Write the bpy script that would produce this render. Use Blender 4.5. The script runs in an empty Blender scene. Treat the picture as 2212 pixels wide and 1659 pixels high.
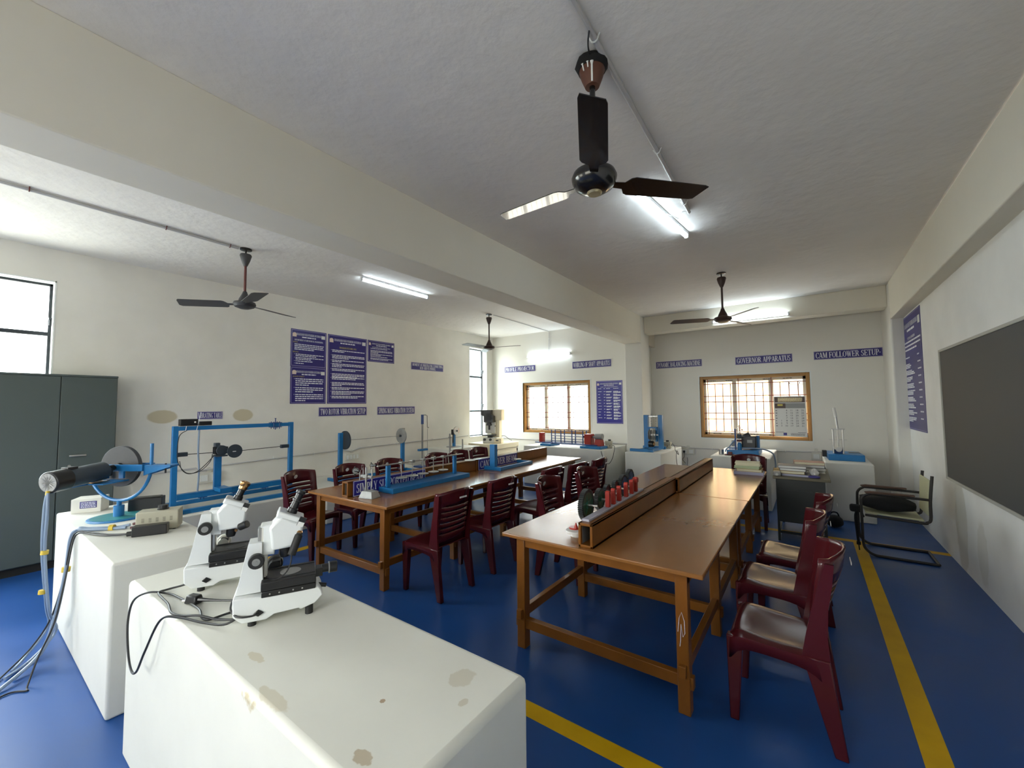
import bpy, bmesh, math, random
from mathutils import Vector, Matrix, Euler
random.seed(7)
PI = math.pi
SC = bpy.context.scene
COL = SC.collection

# ------------------------------------------------------------------ camera
def make_camera():
    f, yaw, pit, rol = 882.26, 0.626748, 0.0530521, -0.0093763      # focal length in pixels of a 2212 px wide frame
    ca, sa = math.cos(yaw), math.sin(yaw)
    base = Matrix(((1, 0, 0), (0, 0, -1), (0, 1, 0)))
    ry = Matrix(((ca, sa, 0), (-sa, ca, 0), (0, 0, 1)))
    rp = Matrix(((1, 0, 0), (0, math.cos(pit), math.sin(pit)), (0, -math.sin(pit), math.cos(pit))))
    rr = Matrix(((math.cos(rol), -math.sin(rol), 0), (math.sin(rol), math.cos(rol), 0), (0, 0, 1)))
    R = rr @ rp @ base @ ry
    m = Matrix((R[0], -R[1], -R[2])).transposed().to_4x4()
    m.translation = (0, 0, 1.55)
    cd = bpy.data.cameras.new('camera'); cam = bpy.data.objects.new('camera', cd)
    cd.sensor_width = 36; cd.lens = f / 2212 * 36; cd.clip_start = 0.02
    cam.matrix_world = m; COL.objects.link(cam); SC.camera = cam
make_camera()

# ------------------------------------------------------------------ sky, lights, exposure
SC.view_settings.view_transform = 'Standard'
SC.view_settings.look = 'None'
SC.view_settings.exposure = 2.3
SC.view_settings.gamma = 1.0
SC.view_settings.use_curve_mapping = False
SC.cycles.max_bounces = 14
SC.cycles.diffuse_bounces = 8
SC.cycles.transparent_max_bounces = 16
SC.cycles.caustics_reflective = False
SC.cycles.caustics_refractive = False
SC.cycles.sample_clamp_indirect = 8.0
SC.cycles.use_denoising = True
TUBE_POWER = 5.0
w = bpy.data.worlds.new('sky'); SC.world = w; w.use_nodes = True
bg = w.node_tree.nodes['Background']
_nt = w.node_tree; _tc = _nt.nodes.new('ShaderNodeTexCoord'); _sx = _nt.nodes.new('ShaderNodeSeparateXYZ'); _rp = _nt.nodes.new('ShaderNodeValToRGB')
_ad = _nt.nodes.new('ShaderNodeMath'); _ad.operation = 'MULTIPLY_ADD'; _ad.inputs[1].default_value = 0.5; _ad.inputs[2].default_value = 0.5
_nt.links.new(_tc.outputs['Generated'], _sx.inputs[0]); _nt.links.new(_sx.outputs['Z'], _ad.inputs[0]); _nt.links.new(_ad.outputs[0], _rp.inputs[0]); _nt.links.new(_rp.outputs[0], bg.inputs[0])
_rp.color_ramp.elements[0].position = 0.44; _rp.color_ramp.elements[0].color = (0.46, 0.43, 0.38, 1)      # sunlit ground outside
_rp.color_ramp.elements[1].position = 0.56; _rp.color_ramp.elements[1].color = (1.0, 0.985, 0.97, 1)      # bright hazy sky
bg.inputs[1].default_value = 5.0

def portal(loc, rot, sx, sy):            # guides the sky light through a window opening; gives no light of its own
    l = bpy.data.lights.new('window_light', 'AREA'); l.shape = 'RECTANGLE'; l.size = sx; l.size_y = sy
    l.cycles.is_portal = True
    o = bpy.data.objects.new('window_light', l); o.location = loc; o.rotation_euler = rot; COL.objects.link(o)
sun = bpy.data.lights.new('sun', 'SUN'); sun.energy = 4.0; sun.angle = 0.01; sun.color = (1.0, 0.93, 0.80)
so_ = bpy.data.objects.new('sun', sun); so_.rotation_euler = Vector((-0.45, 0.55, -0.9)).to_track_quat('-Z', 'Y').to_euler(); COL.objects.link(so_)
portal((-6.60, 0.15, 1.9), (0, -PI/2, 0), 2.0, 3.6)
portal((-6.60, 7.37, 1.88), (0, -PI/2, 0), 2.1, 0.65)
portal((-4.57, 8.20, 1.5), (-PI/2, 0, 0), 1.72, 1.16)
portal((-0.825, 8.78, 1.49), (-PI/2, 0, 0), 1.72, 1.16)
portal((-1.30, -2.15, 1.55), (PI/2, 0, 0), 1.9, 1.2)  # this portal and the next serve the added back wall windows
portal((-4.50, -2.15, 1.55), (PI/2, 0, 0), 1.9, 1.2)

# ------------------------------------------------------------------ materials
MATS = {}
def mat(name, col, rough=0.5, metal=0.0, spec=0.5, coat=0.0, coat_rough=0.05, noise=0.0, nscale=8.0, bump=0.0, bscale=40.0, bdist=0.002,
        emit=None, estr=0.0, stretch=None, rough_var=0.0, col2=None):
    if name in MATS: return MATS[name]
    m = bpy.data.materials.new(name); m.use_nodes = True; MATS[name] = m
    nt = m.node_tree; b = nt.nodes['Principled BSDF']
    c = tuple(col) + (1,)
    b.inputs['Base Color'].default_value = c
    b.inputs['Roughness'].default_value = rough
    b.inputs['Metallic'].default_value = metal
    b.inputs['Specular IOR Level'].default_value = spec
    b.inputs['Coat Weight'].default_value = coat
    b.inputs['Coat Roughness'].default_value = coat_rough
    if emit:
        b.inputs['Emission Color'].default_value = tuple(emit) + (1,); b.inputs['Emission Strength'].default_value = estr
    if noise or bump or rough_var:
        tc = nt.nodes.new('ShaderNodeTexCoord')
        src = tc.outputs['Object']
        if stretch:
            mp = nt.nodes.new('ShaderNodeMapping'); mp.inputs['Scale'].default_value = stretch
            nt.links.new(src, mp.inputs[0]); src = mp.outputs[0]
    if noise or rough_var:
        n = nt.nodes.new('ShaderNodeTexNoise'); n.inputs['Scale'].default_value = nscale; n.inputs['Detail'].default_value = 6; n.inputs['Roughness'].default_value = 0.6
        nt.links.new(src, n.inputs['Vector'])
        if noise:
            r = nt.nodes.new('ShaderNodeMapRange'); r.inputs['From Min'].default_value = 0.3; r.inputs['From Max'].default_value = 0.7
            nt.links.new(n.outputs['Fac'], r.inputs['Value'])
            mx = nt.nodes.new('ShaderNodeMix'); mx.data_type = 'RGBA'
            d = col2 if col2 else tuple(x * (1 - noise) for x in col)
            mx.inputs['A'].default_value = tuple(d) + (1,); mx.inputs['B'].default_value = c
            nt.links.new(r.outputs[0], mx.inputs['Factor']); nt.links.new(mx.outputs['Result'], b.inputs['Base Color'])
        if rough_var:
            r2 = nt.nodes.new('ShaderNodeMapRange'); r2.inputs['From Min'].default_value = 0.3; r2.inputs['From Max'].default_value = 0.7
            r2.inputs['To Min'].default_value = max(0.02, rough - rough_var); r2.inputs['To Max'].default_value = rough + rough_var
            nt.links.new(n.outputs['Fac'], r2.inputs['Value']); nt.links.new(r2.outputs[0], b.inputs['Roughness'])
    if bump:
        n2 = nt.nodes.new('ShaderNodeTexNoise'); n2.inputs['Scale'].default_value = bscale; n2.inputs['Detail'].default_value = 5
        nt.links.new(src, n2.inputs['Vector'])
        bp = nt.nodes.new('ShaderNodeBump'); bp.inputs['Strength'].default_value = bump; bp.inputs['Distance'].default_value = bdist
        nt.links.new(n2.outputs['Fac'], bp.inputs['Height']); nt.links.new(bp.outputs[0], b.inputs['Normal'])
    return m

def glass_mat(name, tint, rough=0.0):
    m = bpy.data.materials.new(name); m.use_nodes = True; MATS[name] = m
    nt = m.node_tree; nt.nodes.clear()
    out = nt.nodes.new('ShaderNodeOutputMaterial'); mx = nt.nodes.new('ShaderNodeMixShader')
    tr = nt.nodes.new('ShaderNodeBsdfTransparent'); gl = nt.nodes.new('ShaderNodeBsdfGlossy'); ge = nt.nodes.new('ShaderNodeNewGeometry')
    tr.inputs[0].default_value = tuple(tint) + (1,); gl.inputs['Roughness'].default_value = rough
    dp = nt.nodes.new('ShaderNodeVectorMath'); dp.operation = 'DOT_PRODUCT'; nt.links.new(ge.outputs['Incoming'], dp.inputs[0]); nt.links.new(ge.outputs['Normal'], dp.inputs[1])
    ab = nt.nodes.new('ShaderNodeMath'); ab.operation = 'ABSOLUTE'; nt.links.new(dp.outputs['Value'], ab.inputs[0])
    om = nt.nodes.new('ShaderNodeMath'); om.operation = 'SUBTRACT'; om.inputs[0].default_value = 1.0; nt.links.new(ab.outputs[0], om.inputs[1])
    pw = nt.nodes.new('ShaderNodeMath'); pw.operation = 'POWER'; pw.inputs[1].default_value = 5.0; nt.links.new(om.outputs[0], pw.inputs[0])
    fr = nt.nodes.new('ShaderNodeMath'); fr.operation = 'MULTIPLY_ADD'; fr.inputs[1].default_value = 0.95; fr.inputs[2].default_value = 0.03; nt.links.new(pw.outputs[0], fr.inputs[0])
    nt.links.new(fr.outputs[0], mx.inputs[0]); nt.links.new(tr.outputs[0], mx.inputs[1]); nt.links.new(gl.outputs[0], mx.inputs[2])
    nt.links.new(mx.outputs[0], out.inputs[0]); return m

def mark_mat(name, base, marks, rough=0.6, amp=0.9, bump=0.1):
    """plaster or paint with soft stains of their own colour at fixed places (object space x, y, z, radius, colour, sx, sy, sz)"""
    m = bpy.data.materials.new(name); m.use_nodes = True; MATS[name] = m
    nt = m.node_tree; b = nt.nodes['Principled BSDF']; b.inputs['Roughness'].default_value = rough
    tc = nt.nodes.new('ShaderNodeTexCoord')
    n = nt.nodes.new('ShaderNodeTexNoise'); n.inputs['Scale'].default_value = 3.0; n.inputs['Detail'].default_value = 8; nt.links.new(tc.outputs['Object'], n.inputs[0])
    mr = nt.nodes.new('ShaderNodeMapRange'); mr.inputs['From Min'].default_value = 0.35; mr.inputs['From Max'].default_value = 0.65
    nt.links.new(n.outputs['Fac'], mr.inputs[0])
    mx = nt.nodes.new('ShaderNodeMix'); mx.data_type = 'RGBA'
    mx.inputs['A'].default_value = tuple(x * 0.94 for x in base) + (1,); mx.inputs['B'].default_value = tuple(base) + (1,)
    nt.links.new(mr.outputs[0], mx.inputs['Factor']); cur = mx.outputs['Result']
    for (x, y, z, r, c, sx, sy, sz) in marks:
        mp = nt.nodes.new('ShaderNodeMapping'); mp.vector_type = 'POINT'
        mp.inputs['Location'].default_value = (-x * sx, -y * sy, -z * sz); mp.inputs['Scale'].default_value = (sx, sy, sz)
        nt.links.new(tc.outputs['Object'], mp.inputs[0])
        ln = nt.nodes.new('ShaderNodeVectorMath'); ln.operation = 'LENGTH'; nt.links.new(mp.outputs[0], ln.inputs[0])
        n3 = nt.nodes.new('ShaderNodeTexNoise'); n3.inputs['Scale'].default_value = 2.2 / r; n3.inputs['Detail'].default_value = 4; nt.links.new(tc.outputs['Object'], n3.inputs[0])
        ad = nt.nodes.new('ShaderNodeMath'); ad.operation = 'MULTIPLY_ADD'; ad.inputs[1].default_value = amp * r; nt.links.new(n3.outputs['Fac'], ad.inputs[0]); nt.links.new(ln.outputs['Value'], ad.inputs[2])
        m3 = nt.nodes.new('ShaderNodeMapRange'); m3.inputs['From Min'].default_value = r * (.85 + .5 * amp); m3.inputs['From Max'].default_value = r * (1.0 + .5 * amp)
        m3.inputs['To Min'].default_value = c[3]; m3.inputs['To Max'].default_value = 0.0; nt.links.new(ad.outputs[0], m3.inputs[0])
        m4 = nt.nodes.new('ShaderNodeMix'); m4.data_type = 'RGBA'; nt.links.new(m3.outputs[0], m4.inputs['Factor']); nt.links.new(cur, m4.inputs['A']); m4.inputs['B'].default_value = tuple(c[:3]) + (1,)
        cur = m4.outputs['Result']
    nt.links.new(cur, b.inputs['Base Color'])
    n2 = nt.nodes.new('ShaderNodeTexNoise'); n2.inputs['Scale'].default_value = 45; n2.inputs['Detail'].default_value = 6; nt.links.new(tc.outputs['Object'], n2.inputs[0])
    bp = nt.nodes.new('ShaderNodeBump'); bp.inputs['Strength'].default_value = bump; bp.inputs['Distance'].default_value = 0.004
    nt.links.new(n2.outputs['Fac'], bp.inputs['Height']); nt.links.new(bp.outputs[0], b.inputs['Normal'])
    return m

WALL = (0.76, 0.74, 0.68)
M_ceil = mat('ceiling_plaster', (0.80, 0.775, 0.74), 0.9, noise=0.07, nscale=1.6, bump=0.5, bscale=9, bdist=0.02)
M_wall = mat('wall_paint', WALL, 0.75, noise=0.04, nscale=1.2, bump=0.12, bscale=30, bdist=0.004)
M_wallL = mark_mat('wall_paint_patched', WALL, [(-6.33, 1.53, 1.455, 0.13, (0.50, 0.43, 0.28, 0.85), 1, 0.85, 1.5), (-6.33, 2.40, 1.455, 0.12, (0.50, 0.43, 0.28, 0.85), 1, 0.9, 1.35)], 0.75, amp=0.15)
M_wallR = mark_mat('wall_paint_stained', (0.82, 0.815, 0.79), [(1.105, 5.55, 0.42, 0.30, (0.50, 0.46, 0.37, 0.5), 1, 1.6, 0.6), (1.105, 5.0, 0.30, 0.2, (0.55, 0.52, 0.44, 0.4), 1, 1.5, 0.7)], 0.75, amp=0.5)
M_beam = mat('beam_paint', (0.74, 0.70, 0.60), 0.8, noise=0.05, nscale=1.4, bump=0.15, bscale=25, bdist=0.004)
M_floor = mat('floor_epoxy', (0.013, 0.072, 0.27), 0.36, noise=0.4, nscale=0.7, bump=0.06, bscale=5, bdist=0.004, rough_var=0.10, col2=(0.013, 0.056, 0.20), spec=0.3)
M_yellow = mat('floor_line_paint', (0.62, 0.36, 0.005), 0.5, spec=0.2, noise=0.15, nscale=5)
M_plinth = mat('plinth_paint', (0.68, 0.67, 0.61), 0.6, noise=0.06, nscale=3, bump=0.15, bscale=40, bdist=0.003)
M_plinthF = mark_mat('plinth_paint_stained', (0.70, 0.69, 0.62), [
    (-1.28, 0.50, 0.767, 0.055, (0.47, 0.38, 0.20, 0.75), 0.75, 2.6, 1), (-1.20, 0.545, 0.767, 0.05, (0.52, 0.45, 0.30, 0.5), 0.6, 2.4, 1),
    (-1.44, 0.60, 0.767, 0.03, (0.52, 0.45, 0.30, 0.6), 0.6, 2.0, 1), (-0.84, 0.575, 0.767, 0.03, (0.38, 0.29, 0.17, 0.7), 1.0, 1.6, 1), (-0.84, 0.90, 0.767, 0.045, (0.52, 0.47, 0.36, 0.6), 1.2, 1, 1),
    (-0.77, 0.83, 0.767, 0.018, (0.48, 0.42, 0.3, 0.6), 1.5, 1, 1), (-0.95, 0.71, 0.767, 0.008, (0.30, 0.18, 0.08, 0.8), 1, 1, 1)], 0.55)
M_wood = mat('varnished_wood', (0.230, 0.080, 0.010), 0.36, noise=0.3, nscale=5, spec=0.3, coat=0.12, coat_rough=0.08, stretch=(1, 1, 0.35))
M_top = mat('varnished_tabletop', (0.260, 0.105, 0.026), 0.27, noise=0.12, nscale=2, bump=0.16, bscale=9, bdist=0.006, coat=0.25, coat_rough=0.12, stretch=(2.4, 1, 1), spec=0.4)
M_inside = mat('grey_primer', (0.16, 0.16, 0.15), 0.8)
M_chair = mat('maroon_plastic', (0.062, 0.007, 0.010), 0.20, spec=0.36)
M_chair2 = mat('black_plastic_chair', (0.016, 0.010, 0.010), 0.22, coat=0.2)
M_sticker = mat('silver_sticker', (0.75, 0.75, 0.72), 0.35)
M_blue = mat('machine_blue', (0.010, 0.165, 0.42), 0.38, noise=0.12, nscale=12)
M_blue2 = mat('machine_dark_blue', (0.012, 0.055, 0.21), 0.4)
M_teal = mat('teal_enamel', (0.02, 0.24, 0.26), 0.45, noise=0.25, nscale=14)
M_steel = mat('bright_steel', (0.55, 0.54, 0.52), 0.30, metal=1.0)
M_grey = mat('cast_grey', (0.28, 0.28, 0.27), 0.45, metal=0.3)
M_disc = mat('dull_disc_steel', (0.36, 0.36, 0.35), 0.5, metal=0.3, noise=0.25, nscale=15)
M_darkdisc = mat('dark_disc', (0.050, 0.052, 0.055), 0.6, noise=0.2, nscale=10)
M_motor = mat('motor_slate', (0.036, 0.050, 0.066), 0.42, noise=0.2, nscale=12)
M_black = mat('black_plastic', (0.010, 0.010, 0.011), 0.35)
M_rubber = mat('black_rubber', (0.012, 0.012, 0.012), 0.6)
M_fabricblk = mat('black_fabric', (0.008, 0.008, 0.009), 0.9, noise=0.3, nscale=40)
M_white = mat('white_enamel', (0.74, 0.76, 0.75), 0.28, coat=0.2)
M_cream = mat('cream_enamel', (0.74, 0.66, 0.47), 0.35)
M_offw = mat('offwhite_plastic', (0.62, 0.61, 0.55), 0.45)
M_beige = mat('beige_case', (0.44, 0.42, 0.32), 0.5)
M_beige_d = mat('vent_shadow', (0.16, 0.15, 0.11), 0.7)
M_alm = mat('cabinet_grey', (0.070, 0.088, 0.082), 0.42, noise=0.06, nscale=2)
M_alm_d = mat('cabinet_base_black', (0.006, 0.006, 0.006), 0.8)
M_navy = mat('sign_navy', (0.022, 0.014, 0.17), 0.35, noise=0.1, nscale=4)
M_navy2 = mat('sign_navy_bright', (0.018, 0.014, 0.23), 0.3)
M_letter = mat('sign_white', (0.82, 0.83, 0.88), 0.5)
M_border = mat('sign_border', (0.36, 0.33, 0.55), 0.5)
M_ytext = mat('sign_yellow', (0.55, 0.46, 0.10), 0.5)
M_emblem = mat('emblem_pink', (0.74, 0.60, 0.52), 0.5)
M_fan = mat('fan_brown', (0.040, 0.019, 0.015), 0.42)
M_fanblk = mat('fan_black', (0.008, 0.007, 0.007), 0.22, coat=0.4)
M_fangrey = mat('fan_slate', (0.046, 0.046, 0.052), 0.5)
M_rod = mat('rod_maroon', (0.13, 0.035, 0.032), 0.45)
M_gold = mat('gold_badge', (0.50, 0.42, 0.24), 0.3, metal=0.7)
M_cup = mat('canopy_brown', (0.12, 0.042, 0.022), 0.5)
M_paintdrip = mat('white_paint', (0.8, 0.8, 0.78), 0.5)
M_pvc = mat('conduit_pvc', (0.50, 0.49, 0.49), 0.5)
M_pvcw = mat('clip_white', (0.72, 0.74, 0.72), 0.45)
M_tube = mat('tube_glow', (0.9, 0.95, 1.0), 0.4, emit=(0.80, 0.93, 1.0), estr=TUBE_POWER)
M_batten = mat('batten_white', (0.70, 0.72, 0.74), 0.4)
M_ochre = mat('window_wood_ochre', (0.42, 0.20, 0.035), 0.4, noise=0.25, nscale=6)
M_upvc = mat('window_upvc', (0.60, 0.57, 0.46), 0.4)
M_bar = mat('grille_red_oxide', (0.22, 0.055, 0.030), 0.5)
M_wframe = mat('window_dark_frame', (0.030, 0.036, 0.045), 0.5, noise=0.5, nscale=9)
M_revealL = mat('reveal_white', (0.72, 0.74, 0.72), 0.6)
M_board = mat('chalkboard_slate', (0.060, 0.062, 0.062), 0.7, noise=0.0, nscale=2.5, col2=None, bump=0.05, bscale=30)
M_boardf = mat('chalkboard_frame', (0.40, 0.39, 0.35), 0.6)
M_desk = mat('desk_dark_green', (0.006, 0.009, 0.007), 0.42)
M_desktop = mat('desk_top_olive', (0.115, 0.095, 0.052), 0.45, noise=0.15, nscale=6)
M_tubeblk = mat('steel_tube_black', (0.022, 0.018, 0.015), 0.5, noise=0.3, nscale=14)
M_armwood = mat('arm_pad_wood', (0.085, 0.040, 0.024), 0.5)
M_rexin = mat('backrest_cream', (0.50, 0.50, 0.32), 0.55)
M_red = mat('post_red', (0.36, 0.022, 0.012), 0.4)
M_dred = mat('gear_dark_red', (0.085, 0.012, 0.016), 0.35)
M_green = mat('gear_green', (0.010, 0.070, 0.040), 0.3)
M_gearblk = mat('gear_teeth', (0.016, 0.018, 0.018), 0.55)
M_gblue = mat('gear_blue', (0.010, 0.055, 0.16), 0.3)
M_bench = mat('slider_grey', (0.40, 0.38, 0.44), 0.5)
M_paper = mat('paper_white', (0.70, 0.69, 0.66), 0.8)
M_copper = mat('copper_knob', (0.55, 0.30, 0.12), 0.25, metal=1.0)
M_cable = mat('cable_grey_blue', (0.22, 0.29, 0.40), 0.4)
M_cableb = mat('cable_black', (0.012, 0.012, 0.014), 0.45)
M_tape = mat('tape_yellow', (0.62, 0.44, 0.05), 0.45)
M_facade = mat('outside_facade', (0.36, 0.27, 0.15), 0.9)
M_facade_p = mat('outside_facade_pink', (0.33, 0.19, 0.12), 0.9)
M_outwin = mat('outside_window', (0.21, 0.19, 0.16), 0.5)
M_facade_b = mat('outside_facade_pale', (0.32, 0.38, 0.40), 0.9)
M_outwin_b = mat('outside_window_blue', (0.13, 0.18, 0.21), 0.4)
G_clear = glass_mat('window_glass', (0.93, 0.95, 0.94))
G_cyan = glass_mat('window_glass_cyan', (0.90, 0.96, 0.97))
G_stage = glass_mat('stage_glass', (0.75, 0.8, 0.8))

# ------------------------------------------------------------------ mesh helpers
class MB:
    """collects shapes; build() links them as ONE mesh object"""
    def __init__(s): s.v = []; s.f = []
    def add(s, vs, fs):
        k = len(s.v); s.v += [tuple(p) for p in vs]; s.f += [tuple(i + k for i in q) for q in fs]; return s
    def box(s, x0, x1, y0, y1, z0, z1, M=None):
        vs = [Vector(p) for p in ((x0, y0, z0), (x1, y0, z0), (x1, y1, z0), (x0, y1, z0), (x0, y0, z1), (x1, y0, z1), (x1, y1, z1), (x0, y1, z1))]
        if M: vs = [M @ p for p in vs]
        return s.add(vs, [(0, 3, 2, 1), (4, 5, 6, 7), (0, 1, 5, 4), (1, 2, 6, 5), (2, 3, 7, 6), (3, 0, 4, 7)])
    def taper(s, c0, a0, c1, a1):     # frustum between two rectangles: centre (x,y,z), half sizes (hx,hy)
        vs = [(c[0] + i * a[0], c[1] + j * a[1], c[2]) for c, a in ((c0, a0), (c1, a1)) for i, j in ((-1, -1), (1, -1), (1, 1), (-1, 1))]
        return s.add(vs, [(0, 3, 2, 1), (4, 5, 6, 7), (0, 1, 5, 4), (1, 2, 6, 5), (2, 3, 7, 6), (3, 0, 4, 7)])
    def cyl(s, p0, p1, r0, r1=None, n=16, caps=True):
        r1 = r0 if r1 is None else r1
        p0, p1 = Vector(p0), Vector(p1); d = (p1 - p0).normalized()
        a = d.orthogonal().normalized(); b = d.cross(a)
        vs = [p + (a * math.cos(2 * PI * i / n) + b * math.sin(2 * PI * i / n)) * r for p, r in ((p0, r0), (p1, r1)) for i in range(n)]
        fs = [(i, (i + 1) % n, n + (i + 1) % n, n + i) for i in range(n)]
        if caps: fs += [tuple(range(n - 1, -1, -1)), tuple(range(n, 2 * n))]
        return s.add(vs, fs)
    def tube(s, pts, r, n=8, closed=False, smooth=0):
        P = [Vector(p) for p in pts]
        if smooth: P = spline(P, smooth, closed)
        m = len(P); vs = []; up = None
        for i, p in enumerate(P):
            q0 = P[(i - 1) % m] if (closed or i > 0) else p
            q1 = P[(i + 1) % m] if (closed or i < m - 1) else p
            d = (q1 - q0).normalized()
            if up is None: a = d.orthogonal().normalized()
            else:
                a = up - d * up.dot(d); a = a.normalized() if a.length > 1e-6 else d.orthogonal().normalized()
            up = a; b = d.cross(a); rr = r[i] if isinstance(r, (list, tuple)) else r
            vs += [p + (a * math.cos(2 * PI * k / n) + b * math.sin(2 * PI * k / n)) * rr for k in range(n)]
        fs = []
        for i in range(m if closed else m - 1):
            j = (i + 1) % m
            fs += [(i * n + k, i * n + (k + 1) % n, j * n + (k + 1) % n, j * n + k) for k in range(n)]
        if not closed: fs += [tuple(range(n - 1, -1, -1)), tuple(range((m - 1) * n, m * n))]
        return s.add(vs, fs)
    def lathe(s, prof, c=(0, 0, 0), axis=(0, 0, 1), n=24):    # prof: (radius, height) list
        d = Vector(axis).normalized(); a = d.orthogonal().normalized(); b = d.cross(a); c = Vector(c); vs = []
        for r, h in prof:
            r = max(r, 1e-4)
            vs += [c + d * h + (a * math.cos(2 * PI * k / n) + b * math.sin(2 * PI * k / n)) * r for k in range(n)]
        fs = [(i * n + k, i * n + (k + 1) % n, (i + 1) * n + (k + 1) % n, (i + 1) * n + k) for i in range(len(prof) - 1) for k in range(n)]
        fs += [tuple(range(n - 1, -1, -1)), tuple(range((len(prof) - 1) * n, len(prof) * n))]
        return s.add(vs, fs)
    def prism(s, poly, d0, d1, M=None):     # polygon in local xz, extruded along y from d0 to d1
        n = len(poly)
        vs = [Vector((x, d, z)) for d in (d0, d1) for x, z in poly]
        if M: vs = [M @ p for p in vs]
        return s.add(vs, [tuple(range(n)), tuple(range(2 * n - 1, n - 1, -1))] + [(i, n + i, n + (i + 1) % n, (i + 1) % n) for i in range(n)])
    def quad(s, a, b, c, d): return s.add([a, b, c, d], [(0, 1, 2, 3)])
    def ball(s, c, r, n=14, sz=1.0):
        k = n // 2
        return s.lathe([(r * math.sin(PI * i / k), -r * sz * math.cos(PI * i / k)) for i in range(k + 1)], c, n=n)
    def build(s, name, m, parent=None, bevel=0.0, smooth=True, loc=None, rotz=0.0, seg=2, solid=0.0, angle=35):
        me = bpy.data.meshes.new(name); me.from_pydata([tuple(p) for p in s.v], [], s.f)
        bm = bmesh.new(); bm.from_mesh(me); bmesh.ops.recalc_face_normals(bm, faces=bm.faces); bm.to_mesh(me); bm.free()
        me.materials.append(m)
        if smooth:
            me.polygons.foreach_set('use_smooth', [True] * len(me.polygons)); me.set_sharp_from_angle(angle=math.radians(angle))
        o = bpy.data.objects.new(name, me); COL.objects.link(o)
        if parent is not None: o.parent = parent
        if loc: o.location = loc
        if rotz: o.rotation_euler = (0, 0, rotz)
        if solid:
            md = o.modifiers.new('thickness', 'SOLIDIFY'); md.thickness = solid; md.offset = 0
        if bevel:
            md = o.modifiers.new('bevel', 'BEVEL'); md.width = bevel; md.segments = seg; md.limit_method = 'ANGLE'; md.angle_limit = math.radians(40)
        return o

def spline(P, k, closed=False):
    out = []; n = len(P)
    for i in range(n if closed else n - 1):
        p0 = P[(i - 1) % n] if (closed or i > 0) else P[i]; p1 = P[i]; p2 = P[(i + 1) % n]
        p3 = P[(i + 2) % n] if (closed or i + 2 < n) else p2
        for j in range(k):
            t = j / k
            out.append(0.5 * ((2 * p1) + (p2 - p0) * t + (2 * p0 - 5 * p1 + 4 * p2 - p3) * t * t + (3 * p1 - p0 - 3 * p2 + p3) * t ** 3))
    if not closed: out.append(P[-1])
    return out

def tag(o, label, cat, group=None, kind=None):
    o['label'] = label; o['category'] = cat
    if group: o['group'] = group
    if kind: o['kind'] = kind
    return o
def struct(o): o['kind'] = 'structure'; return o
def thing(name, label, cat, loc=(0, 0, 0), rotz=0.0, group=None):
    o = bpy.data.objects.new(name, None); o.empty_display_size = 0.1; COL.objects.link(o)
    o.location = loc; o.rotation_euler = (0, 0, rotz)
    return tag(o, label, cat, group)
def dup(root, label, loc, rotz, group=None):
    r = root.copy(); COL.objects.link(r); r.location = loc; r.rotation_euler = (0, 0, rotz); r['label'] = label
    if group: r['group'] = group
    for ch in list(root.children):
        c = ch.copy(); COL.objects.link(c); c.parent = r
        for g in ch.children:
            d = g.copy(); COL.objects.link(d); d.parent = c
    return r

# ------------------------------------------------------------------ lettering: a small bold serif face and word blocks for fine print
def _arc(cx, cy, rx, ry, a0, a1, thick, thin, n=10):
    qs = []; pv = None
    for i in range(n + 1):
        a = math.radians(a0 + (a1 - a0) * i / n); c, s_ = math.cos(a), math.sin(a)
        wd = thin + (thick - thin) * c * c
        po = (cx + rx * c, cy + ry * s_); pi_ = (cx + (rx - wd) * c, cy + (ry - min(wd, ry * .8) * 0.75) * s_)
        if pv: qs.append((pv[0], po, pi_, pv[1]))
        pv = (po, pi_)
    return qs
def _bar(x0, y0, x1, y1, wd):
    return [((x0 - wd / 2, y0), (x0 + wd / 2, y0), (x1 + wd / 2, y1), (x1 - wd / 2, y1))]
def _r(x0, x1, y0, y1): return [((x0, y0), (x1, y0), (x1, y1), (x0, y1))]
T_, t_ = 0.17, 0.075
def _stem(x, wd=T_, s=0.08): return _bar(x, 0, x, 1, wd) + _r(x - wd / 2 - s, x + wd / 2 + s, 0, .06) + _r(x - wd / 2 - s, x + wd / 2 + s, .94, 1)
def _sf(x, y, wd=0.2): return _r(x - wd / 2, x + wd / 2, y, y + .06)
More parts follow.
